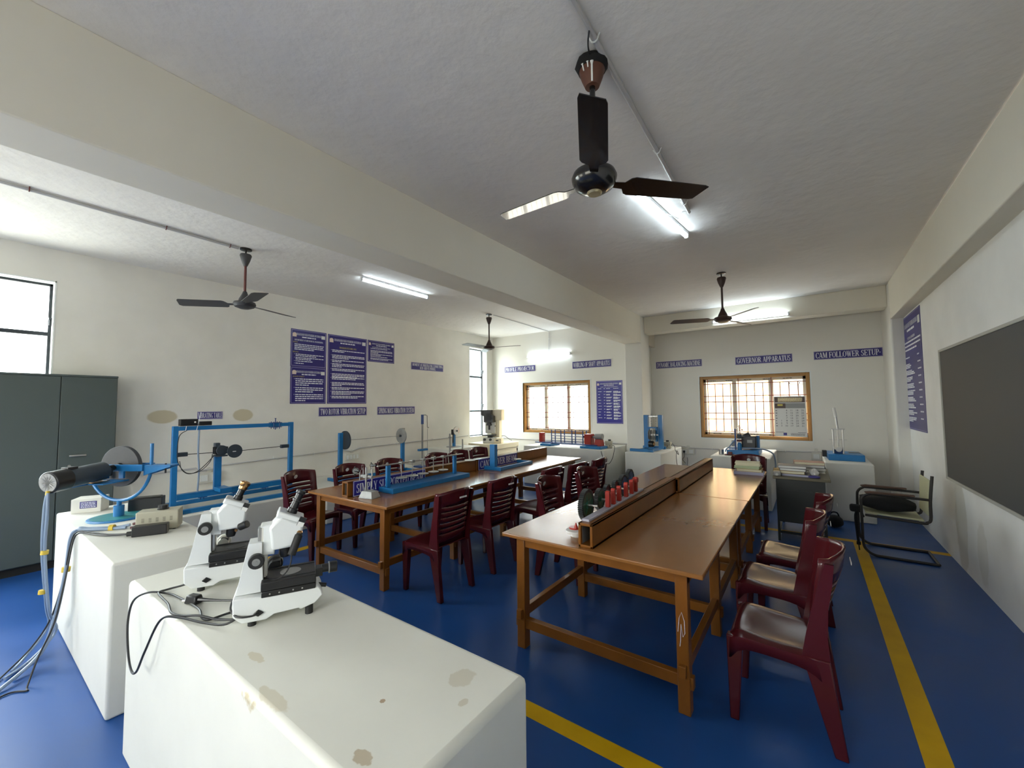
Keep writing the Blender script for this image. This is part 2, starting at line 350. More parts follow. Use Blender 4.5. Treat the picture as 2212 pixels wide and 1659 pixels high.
GLY = {
 'A': (.78, _bar(.12, 0, .36, 1, t_) + _bar(.66, 0, .40, 1, T_) + _r(.2, .58, .3, .37) + _sf(.12, 0) + _sf(.66, 0, .26)),
 'B': (.70, _stem(.16) + _arc(.36, .73, .28, .27, -90, 90, T_, t_) + _arc(.36, .26, .32, .26, -90, 90, T_, t_) + _r(.16, .4, .47, .54) + _r(.16, .4, .94, 1) + _r(.16, .4, 0, .06)),
 'C': (.72, _arc(.40, .5, .36, .5, 50, 310, T_, t_, 16) + _bar(.66, .68, .66, .98, .06) + _bar(.66, .05, .66, .2, .05)),
 'D': (.76, _stem(.16) + _arc(.30, .5, .42, .5, -90, 90, T_, t_, 14) + _r(.16, .34, .94, 1) + _r(.16, .34, 0, .06)),
 'E': (.68, _stem(.16) + _r(.16, .62, .93, 1) + _r(.16, .62, 0, .07) + _r(.16, .48, .46, .53) + _bar(.6, .78, .6, 1, .06) + _bar(.62, 0, .62, .24, .06) + _bar(.48, .38, .48, .62, .06)),
 'F': (.64, _stem(.16) + _r(.16, .60, .93, 1) + _r(.16, .46, .46, .53) + _bar(.58, .76, .58, 1, .06) + _bar(.46, .38, .46, .62, .06)),
 'G': (.78, _arc(.40, .5, .36, .5, 50, 320, T_, t_, 16) + _bar(.66, .68, .66, .98, .06) + _bar(.66, .02, .66, .42, .15) + _r(.5, .8, .38, .44)),
 'H': (.80, _stem(.16) + _stem(.64) + _r(.16, .64, .46, .53)),
 'I': (.36, _stem(.18)),
 'J': (.50, _bar(.34, .2, .34, 1, T_) + _r(.18, .5, .94, 1) + _arc(.22, .22, .2, .22, 180, 360, T_, t_)),
 'K': (.78, _stem(.16) + _bar(.22, .42, .62, .97, t_) + _bar(.62, 0, .34, .58, T_) + _sf(.66, 0, .26) + _sf(.6, .94, .24)),
 'L': (.66, _stem(.16) + _r(.16, .62, 0, .07) + _bar(.61, 0, .61, .28, .06)),
 'M': (.98, _bar(.14, 0, .14, 1, t_) + _bar(.48, .04, .20, 1, T_) + _bar(.48, .04, .78, 1, t_) + _bar(.82, 0, .82, 1, T_) + _sf(.14, 0) + _sf(.82, 0, .3) + _sf(.14, .94) + _sf(.84, .94, .3)),
 'N': (.78, _bar(.14, 0, .14, 1, t_) + _bar(.64, 0, .18, 1, T_) + _bar(.66, 0, .66, 1, t_) + _sf(.14, 0) + _sf(.14, .94) + _sf(.66, .94)),
 'O': (.80, _arc(.40, .5, .37, .5, 0, 360, T_, t_, 24)),
 'P': (.66, _stem(.16) + _arc(.34, .71, .28, .29, -90, 90, T_, t_) + _r(.16, .36, .42, .49) + _r(.16, .36, .94, 1)),
 'Q': (.80, _arc(.40, .5, .37, .5, 0, 360, T_, t_, 24) + _bar(.62, -.15, .45, .2, .1)),
 'R': (.76, _stem(.16) + _arc(.34, .74, .28, .26, -90, 90, T_, t_) + _r(.16, .36, .45, .52) + _r(.16, .36, .94, 1) + _bar(.64, 0, .40, .48, T_) + _sf(.67, 0, .2)),
 'S': (.60, _arc(.30, .74, .25, .26, 40, 270, T_, t_) + _arc(.30, .26, .26, .27, -140, 90, T_, t_) + _bar(.50, .72, .50, .98, .05) + _bar(.07, .02, .07, .28, .05)),
 'T': (.70, _stem(.35) + _r(.04, .66, .93, 1) + _bar(.06, .74, .06, 1, .06) + _bar(.64, .74, .64, 1, .06)),
 'U': (.78, _bar(.17, .28, .17, 1, T_) + _bar(.65, .28, .65, 1, t_) + _arc(.39, .3, .305, .30, 180, 360, .14, .08, 12) + _sf(.17, .94, .3) + _sf(.65, .94, .2)),
 'V': (.76, _bar(.40, 0, .14, 1, T_) + _bar(.40, 0, .64, 1, t_) + _sf(.14, .94, .28) + _sf(.64, .94, .2)),
 'W': (1.04, _bar(.32, 0, .12, 1, T_) + _bar(.32, 0, .50, .95, t_) + _bar(.68, 0, .48, 1, T_) + _bar(.68, 0, .90, 1, t_) + _sf(.12, .94, .26) + _sf(.9, .94, .2)),
 'X': (.76, _bar(.62, 0, .14, 1, T_) + _bar(.12, 0, .62, 1, t_) + _sf(.12, 0) + _sf(.62, 0, .26) + _sf(.14, .94, .26) + _sf(.62, .94)),
 'Y': (.76, _bar(.38, 0, .38, .46, T_) + _bar(.36, .42, .12, 1, T_) + _bar(.40, .42, .62, 1, t_) + _sf(.38, 0, .32) + _sf(.13, .94, .28) + _sf(.62, .94)),
 '-': (.30, _r(.04, .26, .38, .48)), ' ': (.34, []), '(': (.3, _bar(.1, .1, .1, .9, .08)), ')': (.3, _bar(.2, .1, .2, .9, .08)), ':': (.22, _r(.06, .16, .1, .22) + _r(.06, .16, .5, .62)),
 '0': (.5, _arc(.25, .5, .23, .5, 0, 360, .13, .07, 16)), '1': (.4, _bar(.22, 0, .22, 1, .14) + _sf(.22, 0, .3)), '3': (.5, _arc(.24, .75, .2, .25, -90, 140, .13, .07) + _arc(.24, .26, .22, .26, -140, 90, .13, .07)),
 '6': (.5, _arc(.25, .3, .22, .3, 0, 360, .13, .07, 14) + _bar(.1, .3, .3, 1, .1)), '2': (.5, _arc(.25, .72, .2, .28, -20, 170, .13, .07) + _bar(.1, 0, .42, .65, .1) + _r(.05, .45, 0, .1)),
}
def text_width(s): return sum(GLY[c][0] for c in s)
def put_text(mb, s, cx, cz, width, height, depth, spacing=0.0):
    """centred line of capitals squeezed to the given width and height; local x right, z up, facing -y"""
    w0 = text_width(s); k = width / w0; x = cx - width / 2
    for c in s:
        gw, qs = GLY[c]
        for q in qs:
            mb.add([(x + px * k, depth, cz - height / 2 + py * height) for px, py in q], [(0, 1, 2, 3)])
        x += gw * k
def put_words(mb, x0, x1, z, h, depth, rng, fill=1.0):
    x = x0
    end = x0 + (x1 - x0) * fill
    while x < end - h * .6:
        L = min(rng.uniform(1.4, 4.6) * h, end - x); mb.add([(x, depth, z), (x + L, depth, z), (x + L, depth, z + h), (x, depth, z + h)], [(0, 1, 2, 3)]); x += L + h * .55
def outline(mb, x0, x1, z0, z1, wd, depth):
    for a in ((x0, x1, z0, z0 + wd), (x0, x1, z1 - wd, z1), (x0, x0 + wd, z0, z1), (x1 - wd, x1, z0, z1)):
        mb.add([(a[0], depth, a[2]), (a[1], depth, a[2]), (a[1], depth, a[3]), (a[0], depth, a[3])], [(0, 1, 2, 3)])

def sign(label, lines, centre, rotz, W, Hh, name='wall_sign', cat='sign', board=M_navy, tk=0.006, inset=0.006, edge=M_border, tw=0.945, hh=0.66, group='blue apparatus name signs', tilt=0.0):
    t = thing(name, label, cat, centre, rotz, group)
    if tilt: t.rotation_euler = Euler((tilt, 0, rotz))
    MB().box(-W / 2, W / 2, -tk, -0.001, -Hh / 2, Hh / 2).build('panel', board, t, bevel=0.001)
    b = MB(); outline(b, -W / 2 + inset * .3, W / 2 - inset * .3, -Hh / 2 + inset * .3, Hh / 2 - inset * .3, inset, -tk - .0012); b.build('border', edge, t, smooth=False)
    l = MB(); n = len(lines)
    for i, s in enumerate(lines):
        wi = W * tw * (text_width(s) / max(text_width(q) for q in lines) if n > 1 else 1)
        put_text(l, s, 0, Hh * (0.5 - (i + 0.5) / n) * (0.8 if n > 1 else 1), wi, Hh * hh / (n if n == 1 else n * .92), -tk - .0015)
    l.build('lettering', M_letter, t, smooth=False)
    return t

# ------------------------------------------------------------------ room shell
CZ = 3.231
YB = -1.9                                     # wall behind the camera
XL, XR, YL, YR = -6.33, 1.105, 7.93, 8.50
struct(MB().box(XL - .25, XR + .25, YB - .2, YR + .25, -0.12, 0).build('floor', M_floor))
fl = bpy.data.objects['floor']
yl = MB()
for (a, b, c, d) in ((0.343, 0.443, 1.76, 5.965), (-4.56, 0.443, 1.755, 1.85), (-4.62, -4.52, 1.85, 6.3), (0.343, 1.105, 5.965, 6.06), (-2.6, 0.343, 5.965, 6.06)):
    yl.box(a, b, c, d, 0, 0.0012)
yl.build('yellow_line', M_yellow, fl, smooth=False)
struct(MB().box(XL - .25, XR + .25, YB - .2, YR + .25, CZ, CZ + .15).build('ceiling', M_ceil))

def wall_open(mb, axis, a0, a1, d0, d1, z0, z1, holes):
    """wall slab along an axis with rectangular holes (h0,h1,hz0,hz1)"""
    def bx(p0, p1, q0, q1):
        if p1 - p0 < 1e-4 or q1 - q0 < 1e-4: return
        if axis == 'y': mb.box(d0, d1, p0, p1, q0, q1)
        else: mb.box(p0, p1, d0, d1, q0, q1)
    cur = a0
    for (h0, h1, hz0, hz1) in sorted(holes):
        bx(cur, h0, z0, z1); bx(h0, h1, z0, hz0); bx(h0, h1, hz1, z1); cur = h1
    bx(cur, a1, z0, z1)
WIN1 = (-1.30, 0.623, 0.92, 2.895)
WIN2 = (7.056, 7.70, 0.83, 2.93)
WIN3 = (-5.43, -3.71, 0.93, 2.08)
WIN4 = (-1.686, 0.035, 0.912, 2.07)
m = MB(); wall_open(m, 'y', YB, YL + .25, XL - .23, XL, 0, CZ, [WIN1, WIN2]); struct(m.build('wall_left', M_wallL, smooth=False))
m = MB(); wall_open(m, 'x', XL, -2.84, YL, YL + .22, 0, CZ, [WIN3]); struct(m.build('wall_far_left', M_wall, smooth=False))
m = MB(); wall_open(m, 'x', -2.9, XR + .25, YR, YR + .22, 0, CZ, [WIN4]); struct(m.build('wall_far_right', M_wall, smooth=False))
struct(MB().box(XR, XR + .2, YB, 7.66, 0, CZ).build('wall_right', M_wallR, smooth=False))
m = MB(); wall_open(m, 'x', XL - .23, XR + .2, YB - .2, YB, 0, CZ, [(-2.25, -.35, .95, 2.15), (-5.45, -3.55, .95, 2.15)]); struct(m.build('wall_back', M_wall, smooth=False))  # openings for the added windows that let more daylight in
struct(MB().box(-2.84, -2.517, 7.645, 8.13, 0, CZ).build('trim_1', M_wall, bevel=0.012))                # column between the bays
struct(MB().box(-2.84, -2.60, 8.13, YR, 0, 2.717).build('trim_2', M_wall, smooth=False))
struct(MB().box(0.967, XR + .2, 7.66, YR, 0, CZ).build('trim_3', M_wall, bevel=0.02))                   # corner column
struct(MB().box(-2.84, -2.517, YB, 7.645, 2.717, CZ).build('trim_4', M_beam, bevel=0.008))              # beam along the room
struct(MB().box(-2.84, -2.517, 8.13, YR, 2.717, CZ).build('trim_5', M_beam, smooth=False))
struct(MB().box(-2.517, 0.967, 7.835, 8.122, 2.913, CZ).build('trim_6', M_beam, bevel=0.008))           # cross beam before the far wall
struct(MB().box(0.967, XR, YB, 7.66, 2.704, CZ).build('trim_7', M_beam, bevel=0.008))                   # beam over the chalkboard wall

# ------------------------------------------------------------------ windows
def steel_window(name, y0, y1, z0, z1, bars, x, hinge=False):
    t = bpy.data.objects.new(name, None); COL.objects.link(t); struct(t); t.location = (x, (y0 + y1) / 2, z0)
    h = (y1 - y0) / 2; H_ = z1 - z0
    f = MB(); k = 0.035
    f.box(-.02, .02, -h, -h + k, 0, H_).box(-.02, .02, h - k, h, 0, H_).box(-.02, .02, -h, h, 0, k).box(-.02, .02, -h, h, H_ - k, H_)
    for b in bars: f.box(-.018, .018, -h, h, b - .02, b + .02)
    f.build('frame', M_wframe, t, bevel=0.003)
    MB().box(-.003, .003, -h + k, h - k, k, H_ - k).build('pane', G_cyan, t, smooth=False)
    hd = MB()
    for b in bars: hd.box(.02, .045, h - .03, h - .012, b + .09, b + .17).box(.02, .06, h - .035, h - .01, b + .15, b + .17)
    hd.build('latch', M_wframe, t, bevel=0.002)
    return t
steel_window('window_1', WIN1[0], WIN1[1], WIN1[2], WIN1[3], (0.52, 1.43), XL - .15)
steel_window('window_2', WIN2[0], WIN2[1], WIN2[2], WIN2[3], (0.60, 1.42), XL - .16)
for nm, (y0, y1, z0, z1) in (('trim_8', WIN1), ('trim_9', WIN2)):      # white painted reveals
    rv = MB(); k = .012
    rv.box(XL - .228, XL + .003, y1 - k, y1, z0, z1).box(XL - .228, XL + .003, y0, y0 + k, z0, z1).box(XL - .228, XL + .003, y0, y1, z1 - k, z1).box(XL - .228, XL + .012, y0, y1, z0, z0 + k)
    struct(rv.build(nm, M_revealL, smooth=False))

def sliding_window(name, x0, x1, z0, z1, y, lvl):
    t = bpy.data.objects.new(name, None); COL.objects.link(t); struct(t); t.location = ((x0 + x1) / 2, y, z0)
    h = (x1 - x0) / 2; Z = z1 - z0
    f = MB(); k = 0.055
    for a in ((-h, -h + k, 0, Z), (h - k, h, 0, Z), (-h + k, h - k, 0, k), (-h + k, h - k, Z - k, Z)): f.box(a[0], a[1], -.012, .13, a[2], a[3])
    f.build('frame', M_ochre, t, bevel=0.004)
    e = MB(); q = k; w_ = .045
    for a in ((-h + q, -h + q + w_, q, Z - q), (h - q - w_, h - q, q, Z - q), (-h + q, h - q, q, q + w_), (-h + q, h - q, Z - q - w_ * 1.2, Z - q)): e.box(a[0], a[1], .05, .11, a[2], a[3])
    for c in (-h / 3 + .005, h / 3 + .01): e.box(c - .035, c + .035, .055, .105, q, Z - q)
    e.build('sash', M_upvc, t, bevel=0.003)
    MB().box(-h + q + w_, h - q - w_, .078, .083, q + w_, Z - q - w_).build('pane', G_clear, t, smooth=False)
    g = MB()
    for z in lvl: g.cyl((-h + k, .03, z), (h - k, .03, z), .007, n=6)
    for c0 in range(3):
        for j in range(4):
            x = -h + k + .05 + (2 * h - 2 * k - .06) * ((c0 * 4 + j + .2) / 12)
            long_ = (c0 * 4 + j) % 4 == 0
            g.cyl((x, .03, k if long_ else lvl[0]), (x, .03, Z - k if long_ else lvl[-1]), .007, n=6)
    g.build('grille', M_bar, t)
    st = MB(); rng = random.Random(3)
    for j in range(5):
        x = -h + .14 + j * .3; put_words(st, x, x + .13, Z - q - w_ * .8, .012, .049, rng); put_words(st, x + .06, x + .2, q + .015, .012, .049, rng)
    st.build('film_print', M_black, t, smooth=False)
    return t
sliding_window('window_3', *WIN3, YL + .03, (.12, .35, .46, .68, .80, 1.0))
sliding_window('window_4', *WIN4, YR + .03, (.12, .35, .46, .67, .78, 1.01))
sliding_window('added_window_1', -2.25, -.35, .95, 2.15, YB - .16, (.12, .35, .46, .68, .80, 1.0))  # added out of view, brings extra daylight into the right bay
sliding_window('added_window_2', -5.45, -3.55, .95, 2.15, YB - .16, (.12, .35, .46, .68, .80, 1.0))  # its left bay partner, likewise added to bring in more daylight
for nm, (x0, x1, z0, z1), y in (('trim_10', WIN3, YL), ('trim_11', WIN4, YR)):
    rv = MB(); k = .022
    for a in ((x0 - k, x0, z0 - k, z1 + k), (x1, x1 + k, z0 - k, z1 + k), (x0, x1, z0 - k, z0), (x0, x1, z1, z1 + k)): rv.box(a[0], a[1], y - .004, y + .02, a[2], a[3])
    struct(rv.build(nm, M_revealL, smooth=False))

# ------------------------------------------------------------------ buildings seen through the windows
b = thing('outside_building', 'sunlit cream building wall seen through the right far window', 'building', (-0.6, 11.6, -1))
MB().box(-4.5, 5.5, 0, .4, 0, 4.6).build('facade', M_facade, b, smooth=False)
mm = MB()
for x in (-1.25, -.75, -.05, 1.15): mm.box(x - .09, x + .09, -.05, 0, 0, 4.6)
mm.build('pilaster', M_facade_p, b, smooth=False)
ww = MB(); ww.box(.15, .95, -.03, 0, 1.7, 3.3)
for i in range(5): ww.box(.2, .9, -.06, -.03, 1.8 + i * .3, 1.83 + i * .3)
for i in range(4): ww.box(.25 + i * .19, .27 + i * .19, -.06, -.03, 1.7, 3.3)
ww.build('window', M_outwin, b, smooth=False)
b = thing('outside_building', 'pale building with blue windows seen through the narrow left window', 'building', (-14.0, 14.0, -4))
MB().box(-.4, 0, -6, 6, 0, 14).build('facade', M_facade_b, b, smooth=False)
for i in range(3, 8):
    for j in range(5): MB().box(0, .03, -5.4 + j * 2.3, -4.0 + j * 2.3, .8 + i * 1.5, 1.7 + i * 1.5).build('window', M_outwin_b, b, smooth=False)

# ------------------------------------------------------------------ masonry plinths
def plinth(label, x0, x1, y0, y1, h, m=M_plinth, bev=.014):
    return tag(MB().box(x0, x1, y0, y1, 0, h).build('masonry_plinth', m, bevel=bev, seg=3), label, 'plinth', 'white masonry plinths')
plinth('big stained white plinth in front carrying the two white microscopes', -2.555, -0.69, 0.515, 1.02, .767, M_plinthF, .02)
plinth('white plinth under the motorised gyroscope next to the grey steel cupboard', -4.66, -2.885, 0.515, 1.006, .767)
plinth('low white plinth under the long blue vibration frame by the left wall', -6.324, -5.23, 1.20, 2.82, .45)
plinth('low white plinth behind the left chairs under the two disc stand', -6.324, -5.23, 3.00, 5.20, .45)
plinth('white plinth by the left wall under the small disc on blue post', -6.10, -5.42, 5.50, 6.36, .745)
t = tag(MB().box(-6.02, -5.26, 6.67, 7.50, .645, .75).box(-6.0, -5.28, 6.69, 7.48, 0, .640).build('projector_stand', M_cream, bevel=.006), 'cream stand with a grooved top under the profile projector in the corner', 'stand')
plinth('wide white plinth below the far left window under the blue shaft rig', -4.68, -2.96, 6.84, 7.92, .75)
tag(MB().box(-2.56, -1.96, 6.79, 7.64, 0, .75).box(-2.512, -1.96, 7.64, 8.12, 0, .75).build('masonry_plinth', M_plinth, bevel=.012), 'white plinth before the column under the blue frame of steel rings', 'plinth', 'white masonry plinths')
plinth('white plinth below the right window under the governor machine', -1.265, -.475, 6.98, 8.44, .75)
plinth('tall white plinth in the far right corner under the cam machine', .145, .65, 6.96, 8.15, .75)

# ------------------------------------------------------------------ tables
TZ = .72
def make_table(label, loc, rotz, sx0, L=1.86, W=1.22, s0=.035, s1=1.86, endopen=True):
    """origin at the middle of the floor area; long side along y; sx0 = offset of the hollow spine across the table"""
    t = thing('lab_table', label, 'table', loc, rotz, 'long wooden lab tables')
    h, l = W / 2, L / 2
    MB().box(-h, h, -l, l, TZ - .024, TZ).build('tabletop', M_top, t, bevel=.005)
    a = MB()
    a.box(-h + .09, h - .085, -l + .055, -l + .08, TZ - .085, TZ - .024).box(-h + .09, h - .085, l - .08, l - .055, TZ - .085, TZ - .024)
    a.box(-h + .09, -h + .115, -l + .055, l - .055, TZ - .085, TZ - .024).box(h - .11, h - .085, -l + .055, l - .055, TZ - .085, TZ - .024)
    a.build('apron', M_wood, t, bevel=.003)
    for ix in (-1, 1):
        for iy in (-1, 0, 1):
            x = ix * (h - .115); y = iy * (l - .075)
            MB().box(x - .03, x + .03, y - .03, y + .03, 0, TZ - .024).build('leg', M_wood, t, bevel=.004)
    for iy in (-1, 0, 1):
        y = iy * (l - .075)
        MB().box(-h + .07, h - .07, y - .02, y + .02, .125, .185).build('stretcher', M_wood, t, bevel=.003)
    for ix in (-1, 1):
        x = ix * (h - .115)
        MB().box(x - .018, x + .018, -l + .02, l - .02, .188, .245).build('stretcher', M_wood, t, bevel=.003)
    sw, sh, k = .045, .14, .016
    y0, y1 = -l + s0, -l + s1
    sp = MB()
    sp.box(sx0 - sw, sx0 - sw + k, y0, y1, TZ, TZ + sh).box(sx0 + sw - k, sx0 + sw, y0, y1, TZ, TZ + sh).box(sx0 - sw, sx0 + sw, y0, y1, TZ + sh - k, TZ + sh).box(sx0 - sw, sx0 + sw, y0, y1, TZ, TZ + k)
    spo = sp.build('spine', M_wood, t, bevel=.003)
    if endopen:
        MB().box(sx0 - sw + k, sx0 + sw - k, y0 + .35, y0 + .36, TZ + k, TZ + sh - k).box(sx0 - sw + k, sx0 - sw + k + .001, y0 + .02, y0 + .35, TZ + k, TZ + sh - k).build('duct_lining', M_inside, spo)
    return t
make_table('nearer wooden table in the right row with the coloured gears on its spine', (-1.055, 3.10, 0), 0, -.026)
make_table('farther wooden table in the right row with papers on its corner', (-1.050, 4.965, 0), 0, -.000, s0=0, s1=1.66)
make_table('nearer wooden table in the left row carrying the simply supported beam', (-3.485, 3.08, 0), math.radians(1.0), -.035)
make_table('farther wooden table in the left row carrying the cantilever beam', (-3.522, 4.945, 0), math.radians(1.0), -.02, s0=0, s1=1.80)

# chalk scribble on the near right leg of the right table
scr = MB()
pts = [(-.02, .40), (-.012, .47), (.0, .50), (.012, .46), (.014, .40), (.004, .38), (-.004, .44), (-.008, .36), (-.012, .33)]
scr.tube([(-.56 + x, 2.2135, z + .0) for x, z in pts], .0014, n=4)
so = scr.build('chalk_scribble', M_letter); so.parent = bpy.data.objects['lab_table']; so.location = (1.055, -3.10, 0)

# ------------------------------------------------------------------ moulded plastic chairs
def make_chair(name, label, m):
    t = thing(name, label, 'chair')
    # seat: saddle grid with rolled front edge
    nx, ny = 12, 12; s = MB(); vs = []; fs = []
    for i in range(nx + 1):
        u = i / nx; x = -.155 + u * .385
        for j in range(ny + 1):
            v = j / ny * 2 - 1; hw = .195 + .02 * u
            z = .405 + .028 * u - .018 * (1 - v * v) * (1 - (2 * u - 1) ** 2) * 1.2 + .006 * math.cos(v * PI) * u
            e = max(0, u - .86) / .14; z -= .022 * e * e
            ev = max(0, abs(v) - .86) / .14; z -= .014 * ev * ev
            xx = x - (.016 * abs(v) ** 3) * (1 if u > .5 else 0) * u + (.02 * (1 - v * v) * -1 if u > .95 else 0)
            vs.append((xx, v * hw, z))
    for i in range(nx):
        for j in range(ny):
            a = i * (ny + 1) + j; fs.append((a, a + ny + 1, a + ny + 2, a + 1))
    s.add(vs, fs)
    # skirt, arched between the legs
    per = [(nx, j) for j in range(ny + 1)]; sides = [[(i, 0) for i in range(nx + 1)], [(i, ny) for i in range(nx + 1)], per]
    for sd in sides:
        n = len(sd); bt = []
        for k, (i, j) in enumerate(sd):
            p = vs[i * (ny + 1) + j]; q = abs(2 * k / (n - 1) - 1)
            bt.append((p[0] + .004 * (1 if sd is per else 0), p[1] * 1.01, p[2] - .045 - .045 * q ** 4))
        b0 = len(s.v); s.v += bt
        for k in range(n - 1):
            s.f.append((sd[k][0] * (ny + 1) + sd[k][1], sd[k + 1][0] * (ny + 1) + sd[k + 1][1], b0 + k + 1, b0 + k))
    s.build('seat', m, t, solid=.006, angle=60)
    # backrest: curved panel with five open slots
    zs = [.40, .47, .50, .508, .545, .553, .590, .598, .635, .643, .680, .688, .725, .733, .78, .82, .845]

    slot_rows = [2, 4, 6, 8, 10, 12]
    cols = [-1, -.94, -.80, -.66, -.4, -.15, .15, .4, .66, .80, .94, 1]
    b = MB(); vs = []; fs = []
    for r, z in enumerate(zs):
        for c in cols:
            hw = .182 + .018 * (z - .40) / .45 - (.012 * ((z - .78) / .07) ** 2 if z > .78 else 0)
            lean = -.130 - .16 * (z - .40) ** 1.35
            bulge = (.012 + .062 * min(1, (z - .40) / .40)) * (1 - c * c)
            ztop = z + (.026 * (1 - c * c) if z > .8 else 0)
            flange = .030 if abs(c) == 1 else 0
            vs.append((lean - bulge + flange, c * hw, ztop))
    n = len(cols)
    for r in range(len(zs) - 1):
        for k in range(n - 1):
            if r in slot_rows and 2 <= k <= 8: continue
            a = r * n + k; fs.append((a, a + 1, a + n + 1, a + n))
    b.add(vs, fs)
    bo = b.build('backrest', m, t, solid=.009, bevel=.0, angle=50)
    lg = MB(); lg.lathe([(.0, 0), (.022, 0), (.022, .002), (0, .002)], (-.228, 0, .795), (1, 0, -.35), n=16); lg.build('emblem', M_sticker, bo)
    lt = MB(); rng = random.Random(5)
    x = -.04
    while x < .04:
        ww = rng.uniform(.006, .011); lt.box(-.279, -.276, -x - ww, -x, .795, .808); x += ww + .003
    lt.build('brand_mark', M_sticker, bo)
    # legs: tapered, slightly L shaped; the rear pair runs on into the backrest rails
    for sy in (-1, 1):
        g = MB(); g.taper((.208, sy * .187, 0), (.020, .017), (.196, sy * .188, .405), (.036, .024)); g.build('leg', m, t, bevel=.006)
        g = MB()
        g.taper((-.205, sy * .187, 0), (.024, .018), (-.128, sy * .182, .40), (.052, .017)).build('leg', m, t, bevel=.006)
        g = MB(); q = [(-.205 + .077, .40), (-.135, .50), (-.150, .62), (-.175, .74), (-.192, .83)]
        wd = [.052, .040, .030, .024, .016]
        for (x0, z0), (x1, z1), w0, w1 in zip(q, q[1:], wd, wd[1:]):
            g.taper((x0, sy * (.184 + .016 * (z0 - .4) / .45), z0), (w0, .008), (x1, sy * (.184 + .016 * (z1 - .4) / .45), z1), (w1, .008))
        g.build('back_rail', m, t)
    return t
ch = make_chair('plastic_chair', 'x', M_chair)
first = [True]
GL = 'maroon moulded plastic chairs'
def chair(x, y, deg, label, src=None):
    global ch
    if first[0]:
        ch.location = (x, y, 0); ch.rotation_euler = (0, 0, math.radians(deg)); ch['label'] = label; ch['group'] = GL; first[0] = False; return ch
    return dup(ch, label, (x, y, 0), math.radians(deg), GL)
chair(-.145, 2.53, 180, 'maroon plastic chair nearest the camera, standing by the right table with a shiny seat')
chair(-.195, 3.235, 180, 'second maroon chair along the right side of the right row of tables')
chair(-.135, 3.84, 180, 'third maroon chair along the right table row, nearest the dark green desk')
chair(-2.62, 2.53, 180, 'dark maroon chair, back to the camera, at the near end of the left tables')
chair(-2.62, 3.205, 180, 'chair seen from behind pulled up beside the cantilever beam seam of the left tables')
chair(-2.53, 4.02, 178, 'maroon chair seen almost edge on, third along the aisle side of the left tables')
chair(-2.46, 4.53, 176, 'black looking chair, fourth along the aisle side of the left tables, facing the table')
chair(-2.42, 5.02, 182, 'maroon chair at the far end of the left tables, its tall back above the gears')
chair(-1.87, 3.42, 2, 'maroon chair facing us in the aisle with a diamond sticker, beside the big green gear')
chair(-1.83, 4.15, -4, 'maroon chair in the aisle behind the green gear, its top edge shining white')
chair(-4.36, 2.33, 16, 'maroon chair by the left wall nearest the microscopes, turned slightly, oval sticker on its back')
chair(-4.33, 2.88, 2, 'maroon chair by the left wall behind the dial stand, second from the microscopes')
chair(-4.33, 3.45, 0, 'maroon chair by the left wall before the right post of the two disc stand')
chair(-4.29, 4.26, 0, 'maroon chair behind the left table at the foot of the spring pole')
chair(-4.29, 4.73, 2, 'black looking chair behind the left table with two bright slots, under the small disc')
chair(-4.30, 5.22, 0, 'maroon chair behind the left table with a white glare, beside the cantilever post')
chair(-.67, 6.12, -88, 'maroon chair at the far end of the right tables, below the governor machine')

